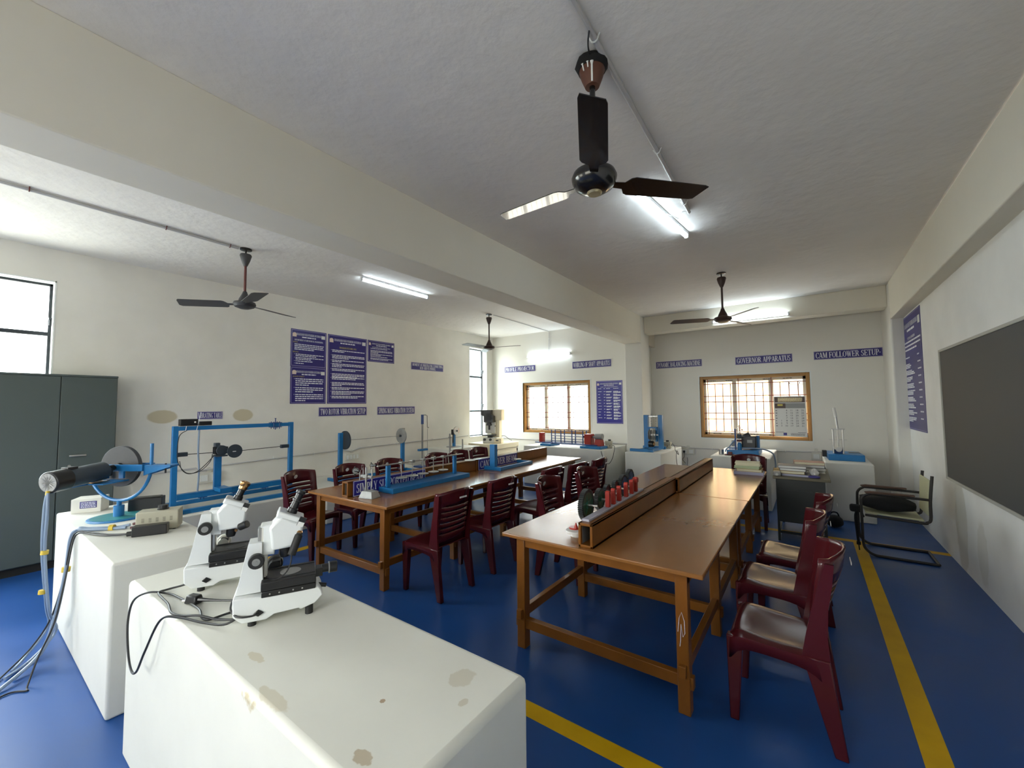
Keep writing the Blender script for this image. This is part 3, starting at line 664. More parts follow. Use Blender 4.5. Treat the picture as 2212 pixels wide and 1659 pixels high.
# ------------------------------------------------------------------ ceiling fans
def fan(label, x, y, angs, mb_, mr, mc, R=.60, zh=2.60, sleeve=False, w0=.105, mhub=None, tilt=12):
    t = thing('ceiling_fan', label, 'fan', (x, y, CZ), 0, 'ceiling fans')
    zz = zh - CZ
    mhub = mhub or mb_
    if sleeve:
        MB().lathe([(.0, -.135), (.034, -.135), (.052, -.09), (.064, -.05), (.058, -.03), (.0, -.03)], n=20).build('canopy', M_cup, t)
        cp = MB(); rng = random.Random(1)
        prof = [(.066, -.055), (.078, -.03), (.074, -.012), (.05, 0), (.001, 0)]; cp.lathe(prof, n=18); cp.v = [(p[0] * rng.uniform(.92, 1.08), p[1] * rng.uniform(.92, 1.08), p[2]) for p in cp.v]
        cp.build('cloth_wrap', M_fabricblk, t)
        dr = MB()
        for a, z0, z1, wd in ((-66, -.055, -.133, .007), (-84, -.052, -.075, .005), (-108, -.05, -.08, .005)):
            ca, sa = math.cos(math.radians(a)), math.sin(math.radians(a))
            rr = lambda z: .003 + (.034 + (.064 - .034) * min(1, (z + .135) / .085))
            zs_ = [z0 + (z1 - z0) * k / 6 for k in range(7)]
            dr.tube([(ca * rr(z), sa * rr(z), z) for z in zs_], [wd * (1.8 if k == 0 else 1) * .7 for k in range(7)], n=6)
        dr.build('paint_drip', M_paintdrip, t)
        MB().cyl((0, 0, zz + .05), (0, 0, -.13), .014, n=10).build('down_rod', M_fanblk, t)
        MB().lathe([(.0, -.055), (.050, -.050), (.090, -.025), (.104, .0), (.108, .02), (.100, .04), (.06, .055), (.03, .10), (.0, .10)], (0, 0, zz), n=32).build('motor_housing', M_fanblk, t)
        MB().lathe([(.0, -.062), (.03, -.061), (.036, -.053), (.036, -.046), (0, -.046)], (0, 0, zz), n=20).build('badge', M_gold, t)
    else:
        MB().lathe([(.0, -.185), (.018, -.185), (.040, -.13), (.055, -.075), (.050, -.06), (.0, -.06)], n=18).build('canopy', mc, t)
        MB().lathe([(.0, -.060), (.008, -.060), (.008, -.02), (.055, -.014), (.055, 0), (0, 0)], n=18).build('hook_plate', M_black, t)
        MB().cyl((0, 0, zz + .10), (0, 0, -.17), .0125, n=10).build('down_rod', mr, t)
        MB().lathe([(.0, .02), (.060, .02), (.052, .055), (.028, .105), (.018, .135), (0, .135)], (0, 0, zz), n=18).build('lower_canopy', mc, t)
        MB().lathe([(.0, -.05), (.045, -.048), (.09, -.03), (.105, -.005), (.098, .018), (.06, .03), (0, .03)], (0, 0, zz), n=28).build('motor_housing', mhub, t)
    for a in angs:
        b = MB(); ti = math.radians(tilt); P = []
        for r, hw in ((.09, .018), (.15, .022), (.17, w0 * .46), (.19, w0 * .54), (R - .02, w0 * (.46 if sleeve else .56)), (R, w0 * .40)):
            for k, s_ in ((0, -1), (1, 1)):
                rr = r + (.03 if (r > R - .04 and s_ < 0) else 0)
                P.append((rr, s_ * hw * math.cos(ti), -.004 + s_ * hw * math.sin(ti)))
        n = len(P) // 2
        b.add(P, [(2 * i, 2 * i + 1, 2 * i + 3, 2 * i + 2) for i in range(n - 1)])
        bl = b.build('blade', mb_, t, solid=.004, smooth=False); bl.location = (0, 0, zz); bl.rotation_euler = (0, 0, math.radians(a))
    return t
fan('black ceiling fan nearest the camera with one blade pointing at us', -.793, 1.785, (-66, 46, 178), M_fanblk, M_rod, M_cup, R=.55, zh=2.62, sleeve=True, w0=.115, tilt=-9)
fan('grey fan on a maroon rod before the left wall near the big posters', -4.755, 1.79, (-133, 110, -9), M_fangrey, M_rod, M_fangrey, R=.60, zh=2.64, w0=.14)
fan('small brown fan in the far left corner by the narrow window', -4.69, 5.775, (14, 140, -95), M_fan, M_fan, M_fan, R=.60, zh=2.62)
fan('brown fan before the cross beam at the far end of the right bay', -.845, 5.785, (-160, 70, -48), M_fan, M_fan, M_fan, R=.60, zh=2.635, tilt=14)

# ------------------------------------------------------------------ tube lights
def tube_light(label, c, rotz, wall=False, L=1.10):
    """tube along local y; batten above it (ceiling) or behind it (wall, local x towards the wall)"""
    t = thing('tube_light', label, 'light', c, rotz, 'lit tube lights'); h = L / 2
    bt = MB()
    if wall: bt.box(.018, .045, -h - .02, h + .02, -.018, .018)
    else: bt.box(-.018, .018, -h - .02, h + .02, .018, .045)
    bt.build('batten', M_batten, t, bevel=.004)
    MB().cyl((0, -h, 0), (0, h, 0), .0165, n=12).build('glowing_tube', M_tube, t)
    cp = MB()
    for s_ in (-1, 1): cp.box(-.018, .018, s_ * (h + .01) - .012, s_ * (h + .01) + .012, -.018, .03)
    cp.build('end_cap', M_batten, t, bevel=.003)
    return t
tube_light('lit tube on the right bay ceiling beyond the black fan', (-.955, 3.62, CZ - .047), math.radians(-5.5))
tube_light('lit tube on the left bay ceiling near the beam', (-4.575, 3.61, CZ - .047), 0)
tube_light('lit tube on the far left wall above the profile projector sign', (-4.705, YL - .047, 2.677), PI / 2, True)
tube_light('lit tube on the cross beam behind the far fan', (-.75, 7.835 - .047, 2.968), PI / 2, True, 1.08)
tube_light('added unseen tube light on the ceiling of the right bay behind the camera', (-.6, -1.0, CZ - .047), 0)  # added out of view to brighten the near end of this bay
tube_light('added unseen tube light on the ceiling of the left bay behind the camera', (-4.5, -1.0, CZ - .047), 0)  # also an added lamp, raises the light level at the near left

# ------------------------------------------------------------------ conduits and wiring on ceiling and walls
def conduit(label, pts, r, clips, cm=M_pvcw, m=M_pvc, cat='conduit', wire=None, nrm=(0, 0, 1)):
    t = thing('wiring_conduit', label, cat, (0, 0, 0), 0, 'pvc wiring conduits')
    MB().tube(pts, r, n=10).build('pipe', m, t)
    nv = Vector(nrm)
    for (p, d) in clips:
        P = Vector(p); D = Vector(d).normalized(); S = D.cross(nv).normalized(); c = MB()
        ring = [P + (S * math.cos(a) - nv * math.sin(a)) * (r + .003) for a in [PI * k / 8 for k in range(9)]]
        c.tube([P + S * (r + .012) + nv * r] + ring + [P - S * (r + .012) + nv * r], .004, n=6)
        c.build('clip', cm, t)
    if wire: MB().tube(wire, .004, n=6, smooth=6).build('loose_wire', M_cableb, t)
    return t
zc_ = CZ - .015
conduit('grey conduit on the right bay ceiling beside the black fan', [(-.70, YB + .05, zc_), (-.722, 1.5, zc_), (-.745, 2.8, zc_), (-.775, 3.72, zc_)], .014,
        [((-.7205, 1.42, zc_), (0, 1, 0)), ((-.724, 1.665, zc_), (0, 1, 0)), ((-.741, 2.68, zc_), (0, 1, 0)), ((-.768, 3.52, zc_), (0, 1, 0))], wire=[(-.72, 1.60, zc_ - .015), (-.74, 1.63, zc_ - .03), (-.765, 1.69, zc_ - .015), (-.775, 1.75, zc_ - .02)])
MB().tube([(-.775, 3.70, zc_), (-.82, 3.66, zc_ - .01), (-.86, 3.72, zc_ - .03), (-.90, 3.66, zc_ - .02), (-.93, 3.62, zc_ - .01)], .003, n=6, smooth=6).build('loose_wire', M_paintdrip, bpy.data.objects['wiring_conduit'])
conduit('conduit on the left bay ceiling running to the grey fan', [(-4.66, YB + .05, zc_), (-4.73, 1.1, zc_), (-4.752, 1.72, zc_)], .013, [((-4.702, .30, zc_), (0, 1, 0)), ((-4.731, 1.12, zc_), (0, 1, 0)), ((-4.750, 1.64, zc_), (0, 1, 0))], cm=M_rod)
conduit('thin conduit from the far left fan to the tube on the wall', [(-4.62, 5.82, zc_), (-4.685, 7.905, zc_), (-4.685, 7.915, CZ - .05), (-4.70, 7.915, 2.70)], .008, [((-4.69, 7.915, 3.05), (0, 0, 1)), ((-4.695, 7.915, 2.80), (0, 0, 1))], nrm=(0, 1, 0))
xw = XL + .0125
conduit('wall conduit along the left wall behind the blue stands', [(xw, 1.10, .775), (xw, 1.88, .795), (xw, 1.90, .76), (xw, 2.1, .76), (xw, 2.12, .80), (xw, 3.9, .84), (xw, 4.06, .80), (xw, 4.2, .845), (xw, 7.0, .878)], .010, [((xw, y, .785 + y * .0145), (0, 1, 0)) for y in (2.8, 3.4, 5.0, 5.9)], nrm=(-1, 0, 0))
conduit('wall conduit below the far left window', [(-6.0, YL - .012, .775), (-5.35, YL - .012, .77), (-2.86, YL - .012, .775)], .010, [((-3.4, YL - .012, .774), (1, 0, 0)), ((-5.0, YL - .012, .772), (1, 0, 0))], nrm=(0, 1, 0))
conduit('wall conduit below the right far window', [(-2.5, YR - .011, .745), (-2.0, YR - .011, .715), (-1.9, YR - .011, .70), (-1.2, YR - .011, .70), (.10, YR - .011, .735), (.22, YR - .011, .74)], .010, [((-1.5, YR - .011, .70), (1, 0, 0)), ((-.35, YR - .011, .72), (1, 0, 0))], nrm=(0, 1, 0))

def outlet(label, loc, rotz, n=2, W=.20, Hh=.11, plug=False):
    t = thing('switch_board', label, 'outlet', loc, rotz, 'wall switch boards')
    MB().box(-W / 2, W / 2, -.04, -.001, -Hh / 2, Hh / 2).build('box', M_offw, t, bevel=.005)
    for i in range(n):
        x = -W / 2 + W * (i + .5) / n
        MB().box(x - W / n * .32, x + W / n * .32, -.047, -.04, -Hh * .3, Hh * .3).build('socket', M_white, t, bevel=.002)
    MB().cyl((0, -.02, Hh / 2 + .035), (0, -.001, Hh / 2 + .035), .028, n=16).build('junction_cap', M_offw, t)
    if plug:
        MB().taper((-W * .25, -.075, -.02), (.016, .02), (-W * .25, -.075, .02), (.018, .022)).build('plug', M_black, t, bevel=.004)
        MB().tube([(-W * .25, -.08, -.02), (-W * .25, -.085, -.10), (-W * .25 - .04, -.05, -.16), (-W * .2, -.03, -.23)], .004, n=6, smooth=5).build('plug_cord', M_cableb, t)
    return t
outlet('switch board on the left wall behind the long vibration frame', (XL, 2.02, .66), PI / 2, 2, .26, .13)
outlet('switch board on the left wall behind the two disc stand', (XL, 4.06, .71), PI / 2, 4, .24, .11)
outlet('switch board with a black plug on the wall left of the right window', (-1.93, YR, .63), 0, 2, .24, .11, True)
outlet('small switch box on the wall behind the books, left of the corner plinth', (.075, YR, .665), 0, 1, .13, .13)

# ------------------------------------------------------------------ name signs
def sign_far(label, s, x0, x1, z0, z1, y): return sign(label, s, ((x0 + x1) / 2, y, (z0 + z1) / 2), 0, x1 - x0, z1 - z0)
def sign_left(label, s, y0, y1, z0, z1): return sign(label, s, (XL, (y0 + y1) / 2, (z0 + z1) / 2), PI / 2, y1 - y0, z1 - z0)
sign_left('blue wall sign reading VIBRATING TABLE above the long blue frame', ['VIBRATING TABLE'], 1.876, 2.154, 1.413, 1.510)
sign_left('blue wall sign reading TWO ROTOR VIBRATION SETUP', ['TWO ROTOR VIBRATION SETUP'], 3.475, 4.347, 1.408, 1.552)
sign_left('blue wall sign reading SPRING MASS VIBRATION SYSTEM', ['SPRING MASS VIBRATION SYSTEM'], 4.571, 5.437, 1.408, 1.555)
sign_left('blue wall sign about moment of inertia in two lines', ['MOMENT OF INERTIA FOR CONNECTING', 'ROD AND FLYWHEEL'], 5.347, 6.218, 2.286, 2.432)
sign_far('blue wall sign reading PROFILE PROJECTOR', ['PROFILE PROJECTOR'], -5.953, -5.073, 2.347, 2.486, YL)
sign_far('blue wall sign reading WHIRLING OF SHAFT APPARATUS', ['WHIRLING OF SHAFT APPARATUS'], -4.115, -3.233, 2.336, 2.487, YL)
sign_far('blue wall sign reading DYNAMIC BALANCING MACHINE', ['DYNAMIC BALANCING MACHINE'], -2.50, -1.633, 2.278, 2.415, YR)
sign_far('blue wall sign reading GOVERNOR APPARATUS', ['GOVERNOR APPARATUS'], -1.062, -.194, 2.262, 2.403, YR)
sign_far('blue wall sign reading CAM FOLLOWER SETUP', ['CAM FOLLOWER SETUP-'], .103, .967, 2.268, 2.407, YR)

# ------------------------------------------------------------------ information posters
COLLEGE = 'SRI RAAJA RAAJAN COLLEGE OF ENGINEERING AND TECHNOLOGY'
def poster(label, centre, rotz, W, Hh, title=None, ycol=None, blocks=(), seed=1, cols=None, headz=1.0, sub=None, board=M_navy):
    t = thing('wall_poster', label, 'poster', centre, rotz, 'blue information posters'); d = -.005
    MB().box(-W / 2, W / 2, -.004, -.0005, -Hh / 2, Hh / 2).build('panel', board, t, smooth=False)
    b = MB(); outline(b, -W / 2 + .012, W / 2 - .012, -Hh / 2 + .012, Hh / 2 - .012, .006, d); b.build('border', M_border, t, smooth=False)
    rng = random.Random(seed); l = MB(); y = MB(); top = Hh / 2
    put_text(l, COLLEGE, 0, top - .075 * headz, W * .70, .034 * headz, d)
    put_words(l, -W * .2, W * .2, top - .125 * headz, .016 * headz, d, rng)
    em = MB(); ew = .030 * headz
    em.add([(-W / 2 + .055 * headz + ew * x, d, top - .085 * headz + ew * z) for x, z in ((-1, -1.1), (1, -1.1), (1, .5), (.5, 1), (-.5, 1), (-1, .5))], [(0, 1, 2, 3, 4, 5)])
    em.build('emblem', M_emblem, t, smooth=False)
    rb = MB(); rb.add([(W / 2 - .055 * headz + ew * x, d, top - .085 * headz + ew * z) for x, z in ((-1, -.9), (1, -.9), (1, .9), (-1, .9))], [(0, 1, 2, 3)]); rb.build('rating_badge', M_sticker, t, smooth=False)
    for kind, z, args in blocks:
        if kind == 'h': put_text(l, args[0], 0, top - z, W * args[1], args[2], d)
        elif kind == 'y': put_text(y, args[0], args[3] * W, top - z, W * args[1], args[2], d)
        elif kind == 'p':           # paragraph: lines, line height, letter height, bullet
            n, lh, h, bullet = args
            x0 = -W / 2 + (.075 if bullet else .055)
            if bullet: l.add([(x0 - .022, d, top - z + h * .3), (x0 - .012, d, top - z + h * .3), (x0 - .012, d, top - z + h * .8), (x0 - .022, d, top - z + h * .8)], [(0, 1, 2, 3)])
            for i in range(n): put_words(l, x0, W / 2 - .045, top - z - i * lh, h, d, rng, 1.0 if i < n - 1 else rng.uniform(.25, .8))
        elif kind == 't':           # table rows: x fractions, rows, row height, letter height
            xs, n, rh, h = args
            for i in range(n):
                for a, c, k in xs:
                    for q in range(k if i else 1): put_words(l, a * W, c * W, top - z - i * rh - q * h * 1.35, h, d, rng, rng.uniform(.5, 1))
    l.build('lettering', M_letter, t, smooth=False)
    if y.v: y.build('yellow_heading', M_ytext, t, smooth=False)
    return t
poster('upper blue poster of the leftmost pair on the left wall, department vision and mission', (XL, 3.303, 2.470), PI / 2, .565, .578, seed=2, blocks=[
    ('h', .165, ('DEPARTMENT OF MECHANICAL ENGINEERING', .80, .024)), ('y', .200, ('VISION', .13, .017, -.38)), ('p', .238, (4, .026, .012, False)), ('y', .352, ('MISSION', .15, .018, -.37)),
    ('p', .392, (2, .024, .012, True)), ('p', .445, (2, .024, .012, True)), ('p', .498, (1, .024, .012, True)), ('p', .532, (1, .024, .012, True))])
poster('lower blue poster of the leftmost pair on the left wall, quality policy', (XL, 3.306, 1.895), PI / 2, .562, .570, seed=3, blocks=[
    ('y', .150, ('QUALITY POLICY:', .32, .020, -.28)), ('p', .195, (4, .031, .014, True)), ('p', .33, (3, .031, .014, True)), ('p', .435, (4, .031, .014, True))])
poster('tall blue poster in the middle of the left wall headed program outcomes', (XL, 3.976, 2.182), PI / 2, .725, 1.142, seed=4, headz=1.1, blocks=[
    ('y', .205, ('PROGRAM OUTCOMES (POS)', .44, .030, 0))] + [('p', .26 + i * .076 + (.008 * (i % 3)), (2 + (i % 2), .024, .013, True)) for i in range(11)])
poster('small blue poster to the right of the tall poster on the left wall', (XL, 4.648, 2.557), PI / 2, .575, .387, seed=5, headz=.75, blocks=[
    ('h', .120, ('PROGRAM EDUCATIONAL OBJECTIVES (PEOS)', .68, .016)), ('p', .150, (1, .02, .010, False)), ('p', .185, (3, .021, .010, False)), ('p', .25, (2, .021, .010, False)), ('p', .295, (1, .021, .010, False)), ('p', .325, (2, .021, .010, False))])
poster('blue table poster on the far left wall right of the window', (-3.290, YL, 1.605), 0, .563, .876, seed=6, headz=.8, board=M_navy2, blocks=[
    ('h', .128, ('LIST OF EXPERIMENTS', .66, .014)), ('t', .165, (((-.43, -.27, 1), (-.21, -.13, 1), (-.11, .12, 2), (.16, .44, 3)), 11, .060, .010))])
poster('tall narrow looking blue poster on the right wall before the chalkboard', (XR, 7.235, 1.938), -PI / 2, 1.14, 1.50, seed=8, headz=1.7, blocks=[
    ('h', .30, ('MECHANICAL ENGINEERING', .4, .03)), ('p', .36, (3, .05, .02, False)), ('t', .56, (((-.42, .10, 3), (.26, .42, 1)), 10, .088, .016))])

# ------------------------------------------------------------------ chalkboard and cupboard
t = thing('chalkboard', 'large dark chalkboard with chalk smears on the right wall', 'chalkboard', (XR, 4.0, 1.428), -PI / 2)
MB().box(-1.80, 1.83, -.022, -.001, -.613, .613).build('board', M_board, t)
f = MB()
f.box(-1.83, 1.86, -.03, -.001, .613, .638).box(-1.83, 1.86, -.03, -.001, -.638, -.613).box(-1.83, -1.80, -.03, -.001, -.638, .638).box(1.83, 1.86, -.03, -.001, -.638, .638)
f.build('frame', M_boardf, t, bevel=.003)

t = thing('steel_cupboard', 'tall grey steel double door cupboard against the left wall', 'cupboard', (-6.05, .62, 0), 0)
MB().box(-.265, -.012, -.46, .455, .075, 1.905).build('body', M_alm, t, bevel=.004)
MB().box(-.25, -.03, -.44, .44, 0, .075).build('base', M_alm_d, t)
MB().box(-.012, .004, -.455, .035, .085, 1.885).build('door', M_alm, t, bevel=.003)
dr = MB().box(-.012, .004, .041, .448, .085, 1.885).build('door', M_alm, t, bevel=.003)
MB().box(.004, .026, .115, .15, 1.078, 1.092).box(.018, .028, .115, .235, 1.078, 1.094).build('handle', M_steel, dr, bevel=.003)
MB().cyl((.004, .12, .985), (.009, .12, .985), .012, n=12).build('lock', M_steel, dr)
MB().box(-.265, .008, -.46, .455, 1.887, 1.907).build('top_edge', M_alm, t, bevel=.003)

# ------------------------------------------------------------------ toolmaker's microscopes on the front plinth
def microscope(label, loc, deg, kind):
    """local x along the base from the column end, y away from the viewer, z up from the plinth"""
    t = thing('measuring_microscope', label, 'microscope', loc, math.radians(deg), 'two white measuring microscopes')
    tr = lambda pts, d0, d1: MB().prism(pts, d0, d1)
    # cast base with a raised front and bevelled nose
    tr([(-.028, .045), (.0, .018), (.075, .016), (.10, .030), (.18, .033), (.185, .026), (.235, .040), (.262, .066), (.255, .085), (.240, .108), (.212, .098), (.10, .095), (.02, .105), (-.03, .106)], .0, .135).build('base', M_white, t, bevel=.006, seg=3)
    for x, y in ((.03, .02), (.03, .115), (.215, .02), (.215, .115)):
        MB().cyl((x, y, 0), (x, y, .036 if x > .1 else .03), .014, n=14).build('foot', M_rubber, t)
    sk = MB(); sk.prism([(.034, .045), (.050, .034), (.068, .045), (.050, .058)], -.006, .004); sk.build('cable_socket', M_black, t, bevel=.002)
    # column
    c = MB()
    c.prism([(-.024, .1065), (.062, .1065), (.062, .150), (.060, .151), (.055, .285), (.040, .286), (.012, .285), (-.015, .150)] if kind == 'B' else
            [(-.024, .1065), (.062, .1065), (.062, .150), (.060, .151), (.058, .318), (.042, .320), (.022, .320), (-.013, .150)], .030, .108)
    c.build('column', M_white, t, bevel=.005, seg=3)
    ra = MB(); top = .335 if kind == 'B' else .322
    ra.box(.052, .060, .045, .060, .151, top).box(.052, .060, .080, .095, .151, top).box(.062, .072, .048, .092, .151, top)
    ra.build('slide_rail', M_steel if kind == 'A' else M_offw, t, bevel=.001)
    if kind == 'B': MB().box(.040, .054, .048, .092, .283, .333).build('guide_block', M_grey, t, bevel=.002)
    kz = .227 if kind == 'B' else .262
    for s_, y0 in ((-1, .030), (1, .108)):
        k = MB(); k.cyl((.040, y0, kz), (.040, y0 + s_ * .012, kz), .010, n=14).cyl((.040, y0 + s_ * .010, kz), (.040, y0 + s_ * .034, kz), .026, n=26)
        ko = k.build('focus_knob', M_rubber, t, bevel=.003)
        MB().cyl((.040, y0 + s_ * .033, kz), (.040, y0 + s_ * .0365, kz), .013, n=18).cyl((.040, y0 + s_ * .036, kz), (.040, y0 + s_ * .038, kz), .005, n=12).build('knob_cap', M_grey, ko)
    # head: arm, body with sloping front, tilted turret cap
    dz = 0 if kind == 'B' else -.012
    hd = MB()
    hd.prism([(.058, .235 + dz), (.095, .232 + dz), (.095, .345 + dz), (.050, .343 + dz), (.046, .338 + dz), (.058, .335 + dz)], .040, .100)
    hd.build('arm', M_white, t, bevel=.005, seg=3)
    hb = MB()
    hb.prism([(.086, .252 + dz), (.168, .256 + dz), (.186, .285 + dz), (.190, .332 + dz), (.176, .345 + dz), (.116, .372 + dz), (.090, .350 + dz), (.076, .335 + dz), (.082, .300 + dz)], .018, .122)
    hbo = hb.build('head', M_white, t, bevel=.009, seg=3)
    M = Matrix.Translation((.145, .07, .362 + dz)) @ Matrix.Rotation(math.radians(24), 4, 'Y')
    MB().box(-.048, .048, -.048, .048, -.012, .014, M).build('turret', M_white, t, bevel=.006, seg=3)
    M2 = Matrix.Translation((.190, .020, .338 + dz)) @ Matrix.Rotation(math.radians(24), 4, 'Y')
    MB().box(-.020, .004, -.003, .004, -.012, .022, M2).build('scale_window', M_black, hbo)
    MB().box(-.019, .003, -.005, .003, -.012, .004, M2).build('reading_lamp', M_sticker, hbo)
    d = Vector((.42, 0, 1)).normalized(); e0 = Vector((.148, .07, .372 + dz))
    ey = MB(); ey.lathe([(.0, 0), (.020, 0), (.018, .02), (.015, .022), (.014, .048), (.017, .050), (.017, .056), (0, .056)], e0, d, n=20).build('eyepiece_tube', M_black, t)
    ep = MB(); ep.lathe([(.0, .055), (.013, .055), (.014, .078), (.018, .082), (.018, .090), (.012, .092), (0, .088)] if kind == 'B' else [(.0, .050), (.016, .050), (.018, .056), (.017, .066), (.021, .072), (.022, .084), (.014, .088), (0, .084)], e0, d, n=22)
    ep.build('eyepiece', M_black if kind == 'B' else M_copper, t)
    MB().lathe([(.0, 0), (.016, 0), (.020, .012), (.018, .045), (.0, .045)], (.128, .07, .212 + dz), (0, 0, 1), n=18).build('objective', M_black, t)
    # cross stage with glass window
    st = MB(); st.box(.058, .236, -.006, .146, .096, .118).build('lower_stage', M_black, t, bevel=.003)
    us = MB().box(.056, .236, -.008, .148, .119, .150).build('upper_stage', M_black, t, bevel=.003)
    MB().lathe([(.030, 0), (.036, 0), (.036, .0018), (.030, .0018)], (.150, .07, .1502), n=30).build('stage_ring', M_rubber if kind == 'A' else M_grey, us)
    MB().cyl((.150, .07, .1502), (.150, .07, .1510), .029, n=30).build('stage_glass', M_black if kind == 'A' else G_stage, us)
    sl = MB()
    for y in (.018, .126): sl.box(.060, .234, y - .002, y + .002, .1502, .1520)
    sl.build('slot_strip', M_rubber, us)
    sc = MB()
    for x in (.085, .115, .16, .19): sc.cyl((x, -.0085, .108), (x, -.0105, .108), .0028, n=8)
    sc.build('set_screw', M_steel, us)
    # micrometer drums: one across at the back, one along the base
    md = MB(); md.cyl((.092, .148, .150), (.092, .185, .150), .022, n=22).cyl((.092, .185, .150), (.092, .215, .150), .029, n=26)
    mdo = md.build('micrometer_drum', M_rubber if kind == 'B' else M_offw, t, bevel=.002)
    MB().box(.082, .112, .150, .184, .128, .172).build('drum_block', M_black, mdo, bevel=.002)
    if kind == 'B':
        m2 = MB(); m2.box(.236, .262, .048, .092, .118, .150).cyl((.258, .07, .140), (.285, .07, .140), .016, n=20).cyl((.284, .07, .140), (.316, .07, .140), .021, n=24)
        m2o = m2.build('micrometer_drum', M_black, t, bevel=.002)
        MB().lathe([(.0225, 0), (.0225, .004), (.0, .004)], (.284, .07, .140), (1, 0, 0), n=24).build('scale_ring', M_grey, m2o)
        MB().cyl((.246, .05, .088), (.275, .05, .080), .008, n=12).build('nose_knob', M_black, t)
        # lamp barrel hanging from the head
        lp = MB(); lp.cyl((.176, .02, .298), (.152, .0, .232), .014, n=16).cyl((.178, .022, .305), (.176, .02, .297), .011, n=14)
        lpo = lp.build('lamp_barrel', M_rubber, t, bevel=.002)
        MB().lathe([(.0, 0), (.009, 0), (.011, .006), (.007, .012), (0, .012)], (.177, .021, .302), (.3, .1, 1), n=14).build('lamp_cap', M_copper, lpo)
        MB().tube([(.152, .0, .232), (.150, -.005, .205), (.135, -.01, .175), (.110, .005, .153), (.085, .02, .1525), (.070, .05, .153)], .0025, n=6, smooth=6).build('lamp_wire', M_cableb, lpo)
        MB().tube([(.052, -.006, .045), (.030, -.014, .045), (.0, -.012, .047), (-.020, .0, .052), (-.036, .02, .07), (-.034, .05, .09)], .0035, n=8, smooth=6).build('socket_lead', M_cableb, t)
    else:
        lp = MB(); lp.cyl((.165, .02, .248), (.195, .0, .262), .016, n=18).build('ring_lamp', M_black, t, bevel=.002)
        MB().cyl((.150, .02, .232), (.152, .018, .24), .006, n=10).build('lamp_tip', M_copper, t)
    return t
sb = microscope('nearer white measuring microscope with black stage and raised head on the front plinth', (-1.657, .640, .767), 63.4, 'B')
sa_ = microscope('farther white measuring microscope with a copper coloured eyepiece on the front plinth', (-2.150, .636, .767), 65.5, 'A')
# power leads (world coordinates): lying on the plinth, looping over its front edge
PT = .767
def attach(o, root):                      # make a part modelled in world coordinates a child of its thing
    bpy.context.view_layer.update(); o.parent = root; o.matrix_parent_inverse = root.matrix_world.inverted(); return o
def cord(root, pts, r=.0042, m=M_cableb, name='power_cord', k=8):
    return attach(MB().tube(pts, r, n=8, smooth=k).build(name, m), root)
cord(sb, [(-1.675, .665, PT + .055), (-1.70, .61, PT + .02), (-1.80, .575, PT + .008), (-1.93, .533, PT + .008), (-2.005, .500, PT - .01), (-2.09, .478, PT - .14), (-2.16, .470, PT - .238), (-2.215, .466, PT - .250), (-2.28, .468, PT - .20), (-2.33, .474, PT - .10), (-2.33, .490, PT - .02), (-2.285, .528, PT + .010), (-2.21, .575, PT + .007), (-2.12, .590, PT + .006), (-2.00, .600, PT + .006), (-1.93, .600, PT + .006), (-1.86, .585, PT + .006), (-1.82, .596, PT + .006), (-1.815, .650, PT + .006), (-1.80, .72, PT + .006)])
cord(sa_, [(-2.175, .665, PT + .045), (-2.225, .630, PT + .02), (-2.265, .585, PT + .007), (-2.235, .548, PT + .012), (-2.10, .545, PT + .007), (-2.00, .530, PT + .007), (-1.935, .545, PT + .007), (-1.87, .578, PT + .013), (-1.79, .615, PT + .007), (-1.725, .665, PT + .007), (-1.715, .70, PT + .007)])
t = thing('power_plug', 'black three pin plug lying before the farther microscope', 'plug', (-2.035, .612, PT), math.radians(20))
g = MB(); g.taper((0, 0, .003), (.030, .020), (0, 0, .034), (.024, .014)).build('body', M_black, t, bevel=.004)
MB().tube([(.025, 0, .018), (.06, .01, .016), (.10, .03, .010), (.16, .05, .008)], [.009, .006, .004, .004], n=8).build('strain_relief', M_black, t)
p = MB()
for y in (-.010, .0, .010): p.cyl((-.028, y, .010), (-.050, y, .008), .0028, n=8)
p.build('pin', M_steel, t)

# ------------------------------------------------------------------ motorised gyroscope on the second plinth
GB = Vector((-4.08, .757, .767))
t = thing('motorised_gyroscope', 'blue motorised gyroscope with grey disc and slate motor on the plinth by the cupboard', 'gyroscope', GB, 0)
ax = Vector((math.cos(math.radians(-57)), math.sin(math.radians(-57)), 0)); sd = Vector((math.cos(math.radians(33)), math.sin(math.radians(33)), 0)); up = Vector((0, 0, 1))
gc = Vector((0, 0, .368))                                          # disc centre above the plinth
def G(a, s_, z): return gc + ax * a + sd * s_ + up * z
bs = MB(); bs.lathe([(.0, 0), (.166, 0), (.168, .004), (.166, .010), (.158, .012), (.0, .012)], n=48); bso = bs.build('base_plate', M_blue, t)
MB().cyl((0, 0, .0121), (0, 0, .0135), .150, n=48).build('degree_dial', M_teal, bso)
st = MB(); st.cyl((0, 0, .012), (0, 0, .088), .030, n=20).cyl((0, 0, .088), (0, 0, .125), .014, n=14).build('stem', M_blue, t)
fk = MB(); n = 22
pts = [G(0, -.235 * math.cos(PI * i / n), -.245 * math.sin(PI * i / n)) for i in range(n + 1)] + [G(0, .235, .06), G(0, .235, .165)]
fk.tube(pts, .011, n=10).build('fork', M_blue, t)
MF = Matrix.Translation(gc) @ Matrix(((sd.x, ax.x, 0, 0), (sd.y, ax.y, 0, 0), (0, 0, 1, 0), (0, 0, 0, 1)))      # local x = side, y = motor axis
fr = MB(); q = .205
fr.box(-q, q, .035, .041, -.030, .018, MF).box(-q, q, -.061, -.055, -.030, .018, MF).box(-q, -q + .006, -.06, .04, -.030, .018, MF).box(q - .006, q, -.06, .04, -.030, .018, MF)
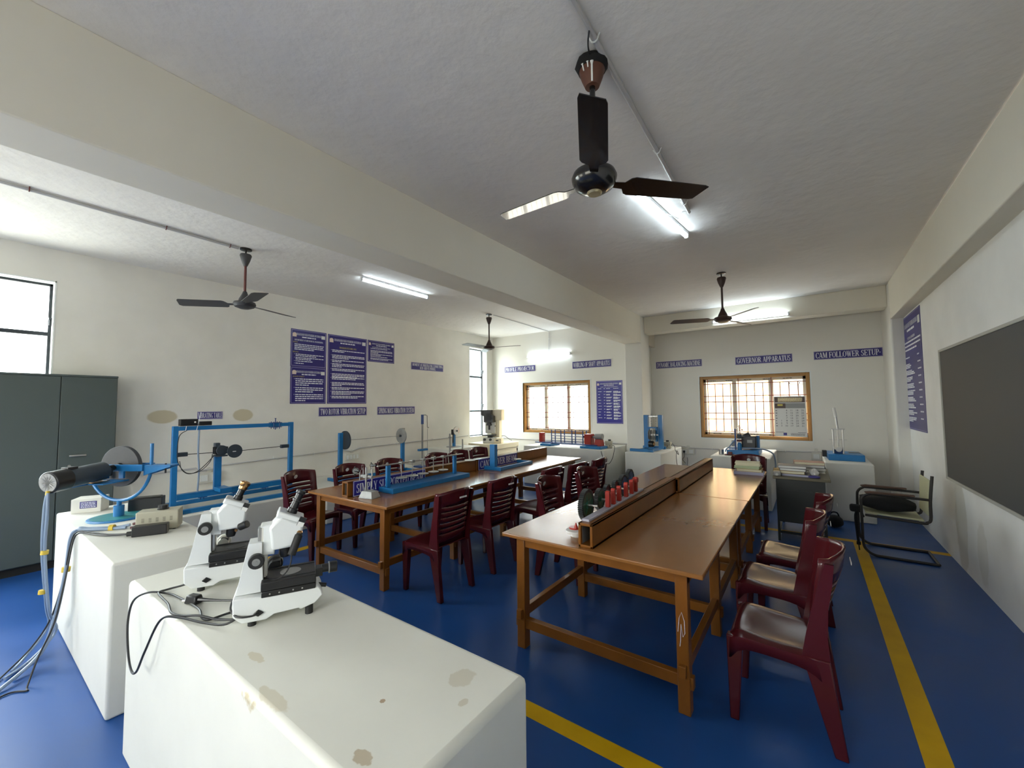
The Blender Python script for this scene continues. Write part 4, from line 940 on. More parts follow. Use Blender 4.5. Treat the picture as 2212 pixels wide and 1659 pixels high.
fr.box(-.085, -.050, .030, .046, -.080, -.030, MF).box(.035, .070, .030, .046, -.080, -.030, MF)
fr.box(-.22, .09, .02, .20, -.098, -.090, MF)
fr.box(-.06, -.02, .08, .36, -.098, -.090, MF)
fr.build('gimbal_frame', M_blue, t, bevel=.002)
wp = MB(); wp.box(q, q + .20, -.045, .03, .002, .012, MF).box(q, q + .008, -.045, .03, -.05, .012, MF)
wp.prism([(q, -.062), (q + .20, .000), (q + .20, .008), (q, .008)], .022, .030, MF); wp.prism([(q, -.062), (q + .20, .000), (q + .20, .008), (q, .008)], -.045, -.037, MF)
wp.build('weight_platform', M_blue, t, bevel=.001)
MB().cyl(MF @ Vector((q + .13, -.01, -.05)), MF @ Vector((q + .13, -.01, .02)), .006, n=8).build('platform_bolt', M_black, t)
MB().cyl(G(-.022, 0, 0), G(.008, 0, 0), .146, n=56).build('rotor_disc', M_darkdisc, t, bevel=.002)
MB().cyl(G(-.07, 0, -.003), G(.10, 0, -.003), .012, n=12).cyl(G(.008, 0, -.003), G(.03, 0, -.003), .03, n=18).cyl(G(.055, 0, -.003), G(.085, 0, -.003), .022, n=18).build('shaft_coupling', M_black, t)
mo = MB(); mo.cyl(G(.12, 0, -.012), G(.355, 0, -.030), .062, n=32)
moo = mo.build('motor', M_motor, t, bevel=.004)
MB().cyl(G(.345, 0, -.029), G(.445, 0, -.037), .068, n=32).build('fan_cowl', M_black, moo, bevel=.006)
gr = MB(); gd = (G(.445, 0, -.037) - G(.345, 0, -.029)).normalized(); gce = G(.4455, 0, -.037)
for r0, r1 in ((.008, .016), (.052, .058), (.034, .037)): gr.lathe([(r0, 0), (r1, 0), (r1, .003), (r0, .003)], gce, gd, n=32)
a_ = gd.orthogonal().normalized(); b_ = gd.cross(a_)
for k in range(14):
    v = a_ * math.cos(2 * PI * k / 14) + b_ * math.sin(2 * PI * k / 14); gr.cyl(gce + v * .016 + gd * .0015, gce + v * .053 + gd * .0015, .003, n=5)
gr.build('cowl_grille', M_grey, moo)
tb = MB(); tb.box(-.025, .025, .30, .36, .028, .045, MF).build('terminal_box', M_black, moo, bevel=.003)
ct = MB(); ct.box(-.12, .02, .09, .20, -.086, -.082, MF).cyl(MF @ Vector((-.06, .17, -.082)), MF @ Vector((-.06, .17, -.05)), .007, n=8).build('copper_plate', M_copper, t, bevel=.001)
MB().box(.02, .05, .10, .13, -.05, .0, MF).build('bearing_block', M_black, t, bevel=.003)
cm = gce - Vector((.03, .0, .04)); cm.z = gce.z - .05
def rel(*p): return Vector(p) - GB
ca_ = [gce + up * -.055, gce + Vector((-.005, -.01, -.16)), gce + Vector((.0, -.01, -.42)), gce + Vector((-.03, .02, -.75)), rel(-4.10, .44, .13), rel(-3.98, .34, .03), rel(-3.87, .28, .012)]
cb_ = [gce + up * -.06 + Vector((.02, .0, 0)), gce + Vector((.03, .0, -.2)), gce + Vector((.012, .0, -.42)), gce + Vector((.0, .03, -.78)), rel(-4.04, .47, .11), rel(-3.93, .36, .02), rel(-3.80, .25, .012)]
cl = MB(); cl.tube(ca_, .0075, n=8, smooth=8).tube(cb_, .0075, n=8, smooth=8); clo = cl.build('motor_cable', M_cable, t)
for k, r in ((-.06, .010), (-.42, .018), (-.66, .018)): MB().cyl(gce + Vector((.008 if k > -.5 else -.005, -.002, k - .012)), gce + Vector((.008 if k > -.5 else -.006, -.0, k + .012)), r, n=12).build('cable_tape', M_tape, clo)

# ------------------------------------------------------------------ boxes on the gyroscope plinth
def at_thing(name, label, cat, x, y, z, deg=0, group=None): return thing(name, label, cat, (x, y, z), math.radians(deg), group)
def variac(label, x, y, z, deg, W=.17, D=.11, Hh=.10, big=False):
    t = at_thing('voltage_regulator', label, 'regulator', x, y, z, deg, 'beige voltage regulators')
    MB().box(-W / 2, W / 2, -D / 2, D / 2, .006, Hh).build('case', M_beige, t, bevel=.005)
    v = MB()
    for i in range(5):
        for j in range(4): v.box(-W * .36 + i * W * .165, -W * .36 + i * W * .165 + .014, -D / 2 - .001, -D / 2 + .002, Hh * .66 - j * .007, Hh * .66 - j * .007 + .003)
    v.build('vent', M_beige_d, t, smooth=False)
    MB().lathe([(.0, 0), (.030, 0), (.031, .006), (.027, .010), (.026, .028), (.0, .028)], (.015, .0, Hh), n=22).build('dial_knob', M_black, t)
    p = MB(); p.box(-W / 2 - .001, -W / 2 + .002, -.025, .015, Hh * .55, Hh * .85); p.build('meter_label', M_motor, t)
    for x_, z_ in ((-.06, .035), (.02, .05)): MB().cyl((x_ if not big else -W / 2, -D / 2 if not big else x_ * .5, z_), (x_ if not big else -W / 2 - .03, -D / 2 - .012 if not big else x_ * .5, z_ - .004), .008, n=10).build('terminal', M_dred, t)
    ft = MB()
    for a in (-1, 1):
        for c in (-1, 1): ft.cyl((a * W * .4, c * D * .38, 0), (a * W * .4, c * D * .38, .007), .008, n=8)
    ft.build('feet', M_rubber, t)
    return t
PZ = .767
variac('beige voltage regulator with a black knob on the gyroscope plinth', -3.475, .845, PZ, 63, .215, .12, .125, True)
t = at_thing('power_adapter', 'black adapter box lying before the regulator on the gyroscope plinth', 'adapter', -3.365, .775, PZ, 63)
MB().box(-.085, .085, -.03, .03, 0, .062).build('case', M_black, t, bevel=.004)
MB().cyl((-.085, .008, .02), (-.115, .008, .018), .012, n=10).cyl((-.085, -.012, .018), (-.11, -.012, .016), .010, n=10).build('cable_gland', M_rubber, t)
ld = MB()
fx = lambda pts: pts
ld.tube([(-3.415, .690, PZ + .018), (-3.55, .62, PZ + .008), (-3.72, .555, PZ + .008), (-3.80, .515, PZ + .006), (-3.84, .495, PZ - .06), (-3.87, .470, PZ - .30), (-3.90, .43, PZ - .52), (-3.92, .36, .10), (-3.88, .27, .02), (-3.70, .17, .006), (-3.5, .08, .006)], .0045, n=8, smooth=8)
ld.tube([(-3.41, .685, PZ + .016), (-3.53, .60, PZ + .008), (-3.68, .545, PZ + .008), (-3.745, .512, PZ + .006), (-3.77, .492, PZ - .05), (-3.72, .46, PZ - .26), (-3.68, .42, PZ - .48), (-3.66, .36, .12), (-3.60, .32, .006), (-3.55, .315, .006), (-3.60, .255, .006), (-3.55, .15, .006), (-3.45, .02, .006)], .0045, n=8, smooth=8)
attach(ld.build('supply_lead', M_cableb), t)
gl = MB()
gl.tube([(-3.655, .735, PZ + .022), (-3.70, .685, PZ + .010), (-3.76, .63, PZ + .010), (-3.83, .57, PZ + .010), (-3.88, .525, PZ + .010), (-3.91, .500, PZ - .05), (-3.905, .485, PZ - .25), (-3.88, .45, PZ - .5), (-3.86, .40, .08), (-3.75, .28, .012)], .010, n=8, smooth=8)
gl.tube([(-3.645, .715, PZ + .012), (-3.69, .668, PZ + .010), (-3.74, .61, PZ + .010), (-3.80, .555, PZ + .010), (-3.85, .516, PZ + .010), (-3.875, .494, PZ - .05), (-3.86, .478, PZ - .25), (-3.84, .44, PZ - .5), (-3.81, .38, .08), (-3.66, .22, .012)], .010, n=8, smooth=8)
glo = attach(gl.build('output_cable', M_cable), [o for o in bpy.data.objects if o.name.startswith('voltage_regulator') and o.parent is None][0])
for p, q in (((-3.700, .668, PZ + .012), (-3.715, .650, PZ + .012)), ((-3.885, .484, PZ - .22), (-3.884, .482, PZ - .25))):
    attach(MB().cyl(p, q, .021, n=12).build('cable_tape', M_tape), glo)
t = at_thing('supply_box', 'white supply box with a navy label on the gyroscope plinth, nearest the cupboard', 'box', -4.545, .680, PZ, 63)
bx = MB().box(-.085, .085, -.075, .075, 0, .105).build('case', M_offw, t, bevel=.003)
lb = MB().box(-.035, .060, -.0765, -.0745, .035, .085).build('rating_label', M_navy, bx)
tx = MB(); rng = random.Random(4)
for i in range(4): put_words(tx, -.03, .055, .041 + i * .011, .0045, -.0770, rng)
put_words(tx, .0, .0, 0, .01, -.08, rng); tx.build('label_text', M_letter, bx, smooth=False)
tx = MB(); tx.add([(-.0855, -.055, .045), (-.0855, .055, .045), (-.0855, .055, .062), (-.0855, -.055, .062)], [(0, 1, 2, 3)]); tx.build('side_print', M_beige, bx, smooth=False)
t = at_thing('relay_box', 'black box behind the gyroscope stem on the same plinth', 'box', -4.18, .935, PZ, 63)
MB().box(-.10, .10, -.05, .05, 0, .10).build('case', M_black, t, bevel=.004)
MB().box(-.085, .085, -.04, .04, .100, .106).build('lid', M_black, t, bevel=.003)

# ------------------------------------------------------------------ vibration frame
BZ = .45
def rail(mb, x0, x1, y0, y1, z0, z1): return mb.box(x0, x1, y0, y1, z0, z1)
t = at_thing('vibration_frame', 'long blue portal frame with a motor and dark disc by the left wall', 'test rig', -5.60, 2.08, BZ)
x, z = 0, 0
MB().box(-.025, .025, -.64, -.59, .0, .91).build('post', M_blue, t, bevel=.003)
MB().box(-.025, .025, .59, .64, .0, .91).build('post', M_blue, t, bevel=.003)
MB().box(-.025, .025, -.59, .59, .86, .905).build('top_beam', M_blue, t, bevel=.003)
MB().box(-.03, .03, -.59, .59, .105, .165).box(-.035, .035, -.59, .59, .162, .168).build('lower_beam', M_blue, t, bevel=.002)
MB().box(.24, .29, -.64, .64, 0, .045).build('base_rail', M_blue, t, bevel=.003)
MB().box(-.29, -.24, -.64, .64, 0, .045).build('base_rail', M_blue, t, bevel=.003)
for y in (-.665, .615): MB().box(-.30, .32, y, y + .05, 0, .05).build('cross_foot', M_blue, t, bevel=.003)
pf = MB(); pf.box(-.02, .02, -.245, -.175, .19, .545).box(-.02, .20, -.245, -.13, .155, .195); pf.build('motor_pedestal', M_blue, t, bevel=.002)
mo = MB(); mo.cyl((-.02, -.20, .615), (.10, -.20, .615), .058, n=22).box(-.03, .11, -.255, -.145, .545, .562).box(-.02, .04, -.25, -.20, .655, .70)
moo = mo.build('motor', M_motor, t, bevel=.004)
fn = MB()
for k in range(8): fn.box(.0 + k * .012, .004 + k * .012, -.262, -.138, .575, .655)
fn.build('cooling_fins', M_black, moo)
MB().cyl((.13, -.085, .60), (.142, -.085, .60), .078, n=32).build('unbalance_disc', M_motor, t, bevel=.002)
MB().box(.1425, .144, -.11, -.075, .592, .601).build('disc_mark', M_sticker, bpy.data.objects['unbalance_disc'])
MB().tube([(0, -.53, .595), (0, -.15, .588), (0, -.05, .585), (0, .52, .598)], .004, n=6).build('spring_rod', M_tubeblk, t)
for y0, y1 in ((-.60, -.50), (.49, .59)): MB().box(-.02, .02, y0, y1, .575, .620).build('rod_clamp', M_motor, t, bevel=.004)
cl = MB(); cl.box(-.05, .05, .36, .48, .905, .913).box(-.05, .05, .36, .48, .850, .858)
for y in (.385, .455): cl.cyl((-.035, y, .83), (-.035, y, .925), .005, n=6).cyl((.035, y, .83), (.035, y, .925), .005, n=6)
cl.cyl((0, .42, .82), (0, .42, .965), .006, n=8).cyl((0, .42, .962), (0, .42, .968), .012, n=8); cl.build('beam_clamp', M_blue2, t)
sb_ = MB(); sb_.box(-.04, .04, -.58, -.42, .91, .985).box(-.03, .045, -.41, -.29, .91, .955); sb_.build('drive_box', M_black, t, bevel=.004)
MB().cyl((.041, -.45, .95), (.046, -.45, .95), .009, n=10).build('indicator', M_sticker, t)
MB().tube([(.01, -.40, .86), (.012, -.405, .62), (.008, -.39, .40), (.01, -.40, .168)], .009, n=8, smooth=4).build('strut_cable', M_cable, t)
wi = MB(); wi.tube([(.03, -.52, .86), (.03, -.585, .80), (.035, -.60, .62), (.04, -.585, .50), (.04, -.52, .40), (.04, -.44, .385), (.04, -.36, .42), (.03, -.29, .50), (.02, -.27, .58)], .004, n=6, smooth=6)
wi.tube([(.03, -.575, .53), (.05, -.56, .44), (.05, -.50, .385), (.05, -.42, .40), (.05, -.34, .47), (.04, -.26, .56)], .004, n=6, smooth=6); wi.build('motor_wire', M_cableb, t)
ss = MB(); ss.tube([(.03, -.53, .86), (.035, -.515, .985)], .003, n=5).tube([(.03, -.43, .86), (.05, -.40, 1.06)], .003, n=5); ss.build('tie_wire', M_letter, t)
for y in (-.35, -.02, .3): MB().box(-.03, .03, y - .04, y + .04, .098, .106).cyl((0, y - .015, .075), (0, y - .015, .10), .005, n=6).cyl((0, y + .015, .075), (0, y + .015, .10), .005, n=6).build('fixing_bolts', M_blue2, t)

# ------------------------------------------------------------------ two rotor stand
t = at_thing('two_rotor_stand', 'blue stand with two grey discs joined by a thin shaft', 'test rig', -5.66, 4.05, BZ)
for y, top in ((-.60, .72), (.55, .69)): MB().box(-.022, .022, y - .03, y + .03, .0, top).build('post', M_blue, t, bevel=.003)
MB().box(-.022, .022, -.65, .65, 0, .05).box(.20, .24, -.65, .65, 0, .04).build('base_rail', M_blue, t, bevel=.003)
for y in (-.66, .62): MB().box(-.24, .26, y, y + .04, 0, .045).build('cross_foot', M_blue, t, bevel=.003)
for y, s_ in ((-.535, 1), (.535, -1)):
    d = MB(); d.cyl((.0, y, .605), (.0, y + s_ * .022, .605), .140 if s_ > 0 else .128, n=44); do = d.build('rotor_disc', M_motor if s_ > 0 else M_disc, t, bevel=.002)
    MB().cyl((0, y + s_ * .02, .605), (0, y + s_ * .05, .605), .020, n=16).build('hub_chuck', M_motor, do)
MB().cyl((0, -.50, .605), (0, .50, .605), .005, n=8).build('shaft', M_steel, t)
MB().box(-.02, .035, .535, .575, .69, .735).build('bearing_cap', M_grey, t, bevel=.003)

# ------------------------------------------------------------------ spring mass stand and the small disc stand
t = at_thing('spring_stand', 'tall grey pole with a bent blue top hook behind the left tables', 'stand', -5.70, 5.08, BZ)
MB().cyl((0, 0, 0), (0, 0, .78), .017, n=14).build('pole', M_grey, t)
MB().box(-.018, .018, -.018, .018, .78, .952).build('pole_head', M_blue2, t, bevel=.003)
MB().tube([(0, .0, .945), (0, .08, .945), (0, .115, .93), (0, .12, .72), (0, .14, .705), (0, .15, .72)], .005, n=8).build('hook', M_tubeblk, t)
MB().cyl((0, .125, .70), (0, .125, .20), .006, n=8).build('spring', M_steel, t)
MB().box(-.15, .15, -.08, .085, 0, .03).build('base_plate', M_blue2, t, bevel=.003)
MB().box(-.03, .03, -.09, .11, .30, .335).build('cross_clamp', M_blue, t, bevel=.003)
t = at_thing('disc_pendulum', 'blue post with a small grey and red disc and round foot', 'test rig', -5.73, 5.93, .745)
MB().lathe([(.0, 0), (.15, 0), (.152, .006), (.146, .012), (.0, .012)], n=36).build('foot_plate', M_grey, t)
MB().box(-.02, .02, -.026, .026, .012, .26).build('post', M_blue, t, bevel=.003)
d = MB().cyl((.03, .03, .315), (.045, .03, .315), .085, n=36).build('disc', M_disc, t, bevel=.002)
MB().lathe([(.02, 0), (.082, 0), (.082, .001), (.02, .001)], (.0453, .03, .315), (1, 0, 0), n=36).build('hub_ring', M_sticker, d)
q = MB(); q.add([(.0468, .03 + .079 * math.cos(a), .315 + .079 * math.sin(a)) for a in [math.radians(-50 + 10 * k) for k in range(11)]] + [(.0468, .03 + .045 * math.cos(a), .315 + .045 * math.sin(a)) for a in [math.radians(50 - 10 * k) for k in range(11)]], [tuple(range(22))]); q.build('red_patch', M_emblem, d, smooth=False)
MB().cyl((.044, .03, .315), (.065, .03, .315), .014, n=12).build('spindle', M_black, d)
MB().box(-.02, .03, -.06, -.025, .24, .345).box(.0, .02, -.05, -.03, .08, .25).build('connecting_rod', M_black, t, bevel=.006)
for i, (y, h, lb_) in enumerate(((5.60, .62, 'thicker grey steel pole standing behind the left tables'), (5.90, .50, 'thinner grey pole with a knuckle standing behind the left tables'))):
    t = at_thing('retort_pole', lb_, 'pole', -5.27 if i == 0 else -5.24, y - .25, 0, 0, 'grey poles behind the left tables')
    MB().lathe([(0, 0), (.10, 0), (.10, .02), (.03, .04), (0, .04)], n=24).build('foot', M_grey, t)
    MB().cyl((0, 0, .03), (0, 0, BZ + h - .015), .016 if i == 0 else .013, n=14).build('rod', M_grey, t)
    MB().cyl((0, -.026, BZ + h - (.08 if i == 0 else .22)), (0, .026, BZ + h - (.08 if i == 0 else .22)), .014 if i == 0 else .022, n=12).build('clamp_knob', M_grey, t)

# ------------------------------------------------------------------ profile projector
t = at_thing('profile_projector', 'cream profile projector with a black hooded screen in the far left corner', 'projector', -5.64, 7.02, .75, 20)
MB().box(-.16, .16, -.15, .22, 0, .115).build('base', M_offw, t, bevel=.01)
MB().box(.10, .26, -.16, .02, 0, .10).build('control_box', M_cream, t, bevel=.008)
MB().box(.14, .20, -.163, -.158, .045, .07).build('rocker_switch', M_black, t)
MB().box(-.03, .16, .04, .24, .10, .72).box(-.0, .22, .0, .24, .48, .72).build('column', M_cream, t, bevel=.012)
MB().box(-.15, .08, -.02, .06, .20, .44).build('work_shield', M_offw, t, bevel=.006)
MB().box(-.17, .10, -.17, .02, .155, .175).cyl((-.02, -.06, .115), (-.02, -.06, .16), .06, n=20).build('work_stage', M_black, t, bevel=.003)
for xx in (-.11, .02): MB().cyl((xx, -.15, .075), (xx, -.185, .075), .026, n=16).build('stage_knob', M_black, t)
hd = MB(); hd.prism([(-.21, .71), (-.21, .60), (-.14, .575), (-.14, .44), (.075, .44), (.075, .58), (.02, .62), (.02, .71)], -.14, .06); hdo = hd.build('screen_hood', M_black, t, bevel=.006)
MB().cyl((-.035, -.141, .555), (-.035, -.146, .555), .088, n=36).build('screen', M_darkdisc, hdo)
MB().taper((-.045, -.05, .375), (.055, .05), (-.045, -.05, .44), (.03, .04)).build('lens_mount', M_black, t, bevel=.003)
MB().cyl((-.045, -.05, .28), (-.045, -.05, .375), .018, n=14).build('lens', M_black, t)
MB().cyl((.085, -.021, .36), (.085, -.03, .36), .012, n=12).build('lamp_knob', M_black, t)
MB().tube([(.16, .20, .13), (.22, .24, .13), (.28, .30, .07), (.34, .38, .02)], .006, n=8, smooth=5).build('mains_lead', M_cableb, t)

# ------------------------------------------------------------------ whirling shaft rig
t = at_thing('whirling_shaft_rig', 'blue shaft rig with red bearing pillars and ladder guards below the far left window', 'test rig', -3.89, 7.14, .75, -4)
for y in (-.10, .06): MB().cyl((-.66, y, .055), (.74, y, .055), .012, n=10).build('rail', M_blue2, t)
for x0, x1 in ((-.47, -.22), (.44, .86)): MB().box(x0, x1, -.20, .14, 0, .045).build('foot', M_blue, t, bevel=.004)
for xx in (-.27, -.05, .20, .44):
    g = MB()
    for y in (-.08, .05): g.cyl((xx - .0, y, .055), (xx, y, .315), .011, n=8)
    g.build('guard_post', M_blue2, t)
gg = MB()
for z_ in (.10, .15, .20, .25, .29): gg.cyl((-.27, -.08, z_), (.44, -.08, z_), .0055, n=6)
gg.build('guard_wires', M_blue2, t)
MB().box(-.60, -.52, -.05, .05, .06, .245).build('bearing_pillar', M_red, t, bevel=.004)
MB().box(.46, .60, -.07, .07, .045, .255).build('bearing_pillar', M_red, t, bevel=.004)
MB().cyl((-.56, 0, .245), (-.56, 0, .31), .004, n=6).cyl((.53, 0, .255), (.53, 0, .34), .004, n=6).build('stop_pin', M_red, t)
MB().cyl((-.62, 0, .20), (.66, 0, .20), .005, n=8).build('shaft', M_steel, t)
MB().cyl((.40, 0, .20), (.46, 0, .20), .022, .03, n=14).build('chuck', M_black, t)
MB().taper((.735, 0, .045), (.07, .07), (.735, 0, .165), (.055, .06)).build('motor_stand', M_red, t, bevel=.004)
mo = MB(); mo.cyl((.66, 0, .215), (.81, 0, .215), .055, n=20).cyl((.60, 0, .20), (.67, 0, .21), .018, n=12).build('motor', M_grey, t, bevel=.008)
v = variac('beige voltage regulator beside the whirling shaft rig', -3.03, 7.23, .75, 20, .13, .13, .13)
attach(MB().tube([(-2.965, 7.24, .80), (-2.90, 7.18, .79), (-2.86, 7.05, .70), (-2.87, 6.98, .58), (-2.92, 6.94, .50), (-2.97, 6.90, .55), (-3.0, 6.82, .70), (-3.05, 6.95, .76), (-3.08, 7.14, .78)], .005, n=8, smooth=6).build('mains_lead', M_tubeblk), v)

# ------------------------------------------------------------------ dynamic balancing machine
t = at_thing('balancing_machine', 'blue upright frame holding steel rings and a small motor on the column plinth', 'test rig', -2.25, 7.25, .75, -3)
bb = MB(); bb.box(-.26, .14, -.33, -.27, 0, .045).box(-.26, .14, .27, .33, 0, .045).box(-.10, -.05, -.33, .33, 0, .045).box(.06, .11, -.33, .33, 0, .045).build('base', M_blue, t, bevel=.003)
MB().box(-.105, -.03, -.07, .0, .04, .615).build('upright', M_blue, t, bevel=.003)
MB().box(.13, .20, -.02, .05, .04, .615).build('upright', M_blue, t, bevel=.003)
MB().box(-.03, .13, -.03, .0, .585, .60).build('top_bar', M_steel, t, bevel=.002)
ch_ = MB()
for xx in (.01, .09):
    for k in range(9): ch_.lathe([(.004, -.002), (.008, 0), (.004, .002)], (xx, -.015, .42 + k * .022), (1, 0, 0) if k % 2 else (0, 1, 0), n=8)
    ch_.cyl((xx, -.015, .40), (xx, -.015, .63), .0028, n=6)
ch_.build('chain', M_grey, t)
fr = MB(); fr.box(-.03, .0, -.08, -.03, .16, .41).box(.10, .13, -.08, -.03, .16, .41).box(-.03, .13, -.08, -.05, .385, .41).build('swing_frame', M_blue, t, bevel=.002)
for k in range(5): MB().lathe([(.055, 0), (.085, 0), (.085, .010), (.055, .010)], (-.005 + k * .028, -.10, .275), (1, .15, 0), n=32).build('balance_ring', M_steel if k > 1 else M_grey, t)
MB().cyl((-.02, -.105, .275), (.15, -.08, .275), .010, n=10).build('arbor', M_steel, t)
MB().cyl((-.02, -.06, .115), (.06, -.06, .115), .055, n=24).build('motor', M_black, t, bevel=.006)
MB().cyl((.06, -.06, .115), (.075, -.06, .115), .035, n=20).build('pulley', M_copper, t)
MB().tube([(-.05, -.10, .06), (-.12, -.14, .02), (-.10, -.18, .003)], .004, n=6, smooth=4).build('motor_lead', M_cableb, t)
v = variac('beige voltage regulator beside the blue ring balancing frame', -2.115, 7.70, .75, 8, .15, .13, .12)
attach(MB().tube([(-2.04, 7.70, .80), (-2.00, 7.66, .84), (-1.95, 7.60, .79), (-1.92, 7.52, .74), (-1.89, 7.60, .66), (-1.93, 7.66, .72), (-1.93, 7.60, .60), (-1.90, 7.58, .44), (-1.86, 7.70, .38), (-1.83, 7.9, .42), (-1.88, 8.2, .48), (-1.93, 8.40, .52)], .005, n=8, smooth=6).build('mains_lead', M_tubeblk), v)

# ------------------------------------------------------------------ governor machine
t = at_thing('governor_machine', 'blue governor machine with a black motor on the plinth below the right window', 'test rig', -.845, 7.44, .76, 0)
MB().box(-.215, .215, -.29, .26, 0, .075).build('base_box', M_blue, t, bevel=.004)
MB().box(-.12, .12, -.16, .16, .0752, .078).build('base_recess', M_black, t)
MB().box(.07, .20, .02, .14, .075, .285).build('back_plate', M_blue, t, bevel=.003)
mo = MB(); mo.box(-.03, .17, -.12, .02, .10, .285).cyl((-.03, -.05, .24), (.09, -.05, .30), .05, n=16); moo = mo.build('motor', M_black, t, bevel=.014)
MB().box(.05, .12, -.1225, -.12, .18, .225).build('name_plate', M_grey, moo)
MB().box(-.105, -.085, -.25, -.23, .075, .40).build('guide_bar', M_blue2, t, bevel=.002)
MB().cyl((-.04, -.24, .07), (-.04, -.24, .17), .030, n=20).cyl((-.04, -.24, .17), (-.04, -.24, .19), .022, n=18).build('bearing_housing', M_blue, t, bevel=.003)
gv = MB(); gv.cyl((-.04, -.24, .19), (-.04, -.24, .46), .006, n=10).build('spindle', M_steel, t)
MB().cyl((-.04, -.24, .25), (-.04, -.24, .32), .032, n=18).build('sleeve_pulley', M_motor, t, bevel=.003)
MB().cyl((-.04, -.24, .205), (-.04, -.24, .235), .038, n=18).build('brake_drum', M_dred, t, bevel=.003)
la = MB()
for s_ in (-1, 1):
    la.tube([(-.04, -.24, .455), (-.04 + s_ * .035, -.24, .39), (-.04, -.24, .335)], .004, n=6)
    la.ball((-.04 + s_ * .042, -.24, .385), .012, n=10)
la.box(-.075, .005, -.25, -.23, .345, .355); la.build('flyball_arms', M_steel, t)
MB().box(-.19, -.15, .05, .11, .10, .20).build('speed_box', M_grey, t, bevel=.003)
hs = MB(); hs.tube([(-.10, -.10, .24), (-.16, -.06, .17), (-.22, -.02, .09), (-.26, .0, .055), (-.28, .02, .012)], .010, n=8, smooth=6)
hs.tube([(-.20, -.17, .095), (.0, -.19, .10), (.16, -.14, .10), (.28, -.02, .075), (.37, .05, .015), (.40, .02, -.08), (.405, -.02, -.22), (.41, -.05, -.40)], .011, n=8, smooth=6); hs.build('flexible_hose', M_cable, t)
t = at_thing('steel_cup', 'small steel cup at the left corner of the governor plinth', 'cup', -1.15, 7.24, .75)
MB().lathe([(.0, 0), (.036, 0), (.038, .08), (.034, .08), (.032, .006), (0, .006)], n=22).build('body', M_steel, t)
t = at_thing('pipe_wrench', 'small rusty dark clamp lying beside the steel cup', 'tool', -1.02, 7.13, .75, 10)
MB().tube([(-.07, 0, .010), (.0, .01, .012), (.06, 0, .010), (.11, -.01, .008)], [.008, .012, .010, .006], n=8).build('handle', M_dred, t)
MB().box(-.02, .04, -.02, .03, .012, .055).build('jaw', M_rod, t, bevel=.008)

# ------------------------------------------------------------------ cam and follower machine
t = at_thing('cam_machine', 'blue cam machine with steel guide rods and a white topped spindle on the corner plinth', 'test rig', .385, 7.45, .75, 3)
MB().box(-.195, .195, -.20, .32, 0, .085).build('base_box', M_blue, t, bevel=.004)
MB().box(.06, .185, .06, .22, .0852, .088).build('base_opening', M_black, t)
for xx in (-.125, -.015):
    MB().cyl((xx, -.06, .085), (xx, -.06, .43), .011, n=12).build('guide_rod', M_steel, t)
MB().box(-.15, .01, -.072, -.048, .42, .435).box(-.17, .03, -.067, -.053, .275, .281).build('guide_plate', M_steel, t, bevel=.001)
MB().cyl((-.07, -.06, .15), (-.072, -.06, .44), .009, n=12).cyl((-.072, -.06, .44), (-.085, -.06, .60), .016, n=14).build('follower_rod', M_steel, t)
MB().cyl((-.085, -.06, .60), (-.10, -.06, .73), .020, .018, n=14).build('spring_cap', M_paper, t)
MB().cyl((-.07, -.11, .145), (-.07, -.02, .145), .036, n=24).build('cam', M_steel, t, bevel=.003)
MB().box(-.125, -.015, -.03, .03, .085, .135).build('bearing_block', M_blue2, t, bevel=.003)
MB().box(-.245, -.195, .04, .14, .02, .11).build('motor', M_black, t, bevel=.004)

# ------------------------------------------------------------------ simply supported beam, dial stand, cantilever on the left tables
t = at_thing('simple_beam_rig', 'blue tray with a slim steel beam and five hanging round pans on the left table', 'test rig', -3.368, 3.065, TZ, .8)
MB().box(-.132, .132, -.555, .555, 0, .048).build('tray', M_blue, t, bevel=.004)
for y in (-.515, .425): MB().box(-.005, .022, y - .022, y + .022, .048, .258).build('post', M_blue, t, bevel=.003)
MB().box(-.004, .021, -.64, .56, .258, .268).build('beam', M_steel, t, bevel=.001)
for y in (-.35, -.21, -.06, .09, .24):
    h = MB(); h.box(-.014, .031, y - .018, y + .018, .250, .275).cyl((.008, y, .10), (.008, y, .255), .0035, n=8)
    ho = h.build('pan_hanger', M_grey, t)
    MB().lathe([(.0, -.012), (.012, -.012), (.014, -.004), (.056, -.004), (.058, .001), (.056, .004), (.0, .004)], (.008, y, .116), n=30).build('weight_pan', M_steel, ho)
t = at_thing('dial_stand', 'grey magnetic stand with two dial gauges at the near end of the left table', 'stand', -3.295, 2.305, TZ, 12)
MB().taper((0, 0, .004), (.078, .058), (0, 0, .062), (.058, .040)).box(-.08, .08, -.06, .06, 0, .006).build('base', M_disc, t, bevel=.003)
MB().cyl((-.045, .0, .06), (-.045, .0, .275), .009, n=14).build('column', M_steel, t)
MB().box(-.065, -.02, -.02, .02, .175, .205).cyl((-.10, 0, .19), (-.06, 0, .19), .016, n=14).cyl((-.02, 0, .19), (.03, 0, .185), .014, n=14).build('cross_clamp', M_grey, t, bevel=.003)
ar = MB(); ar.cyl((-.15, .03, .14), (-.15, .03, .235), .006, n=8).cyl((.025, .0, .10), (.025, .0, .285), .006, n=8).build('arm_rod', M_steel, t)
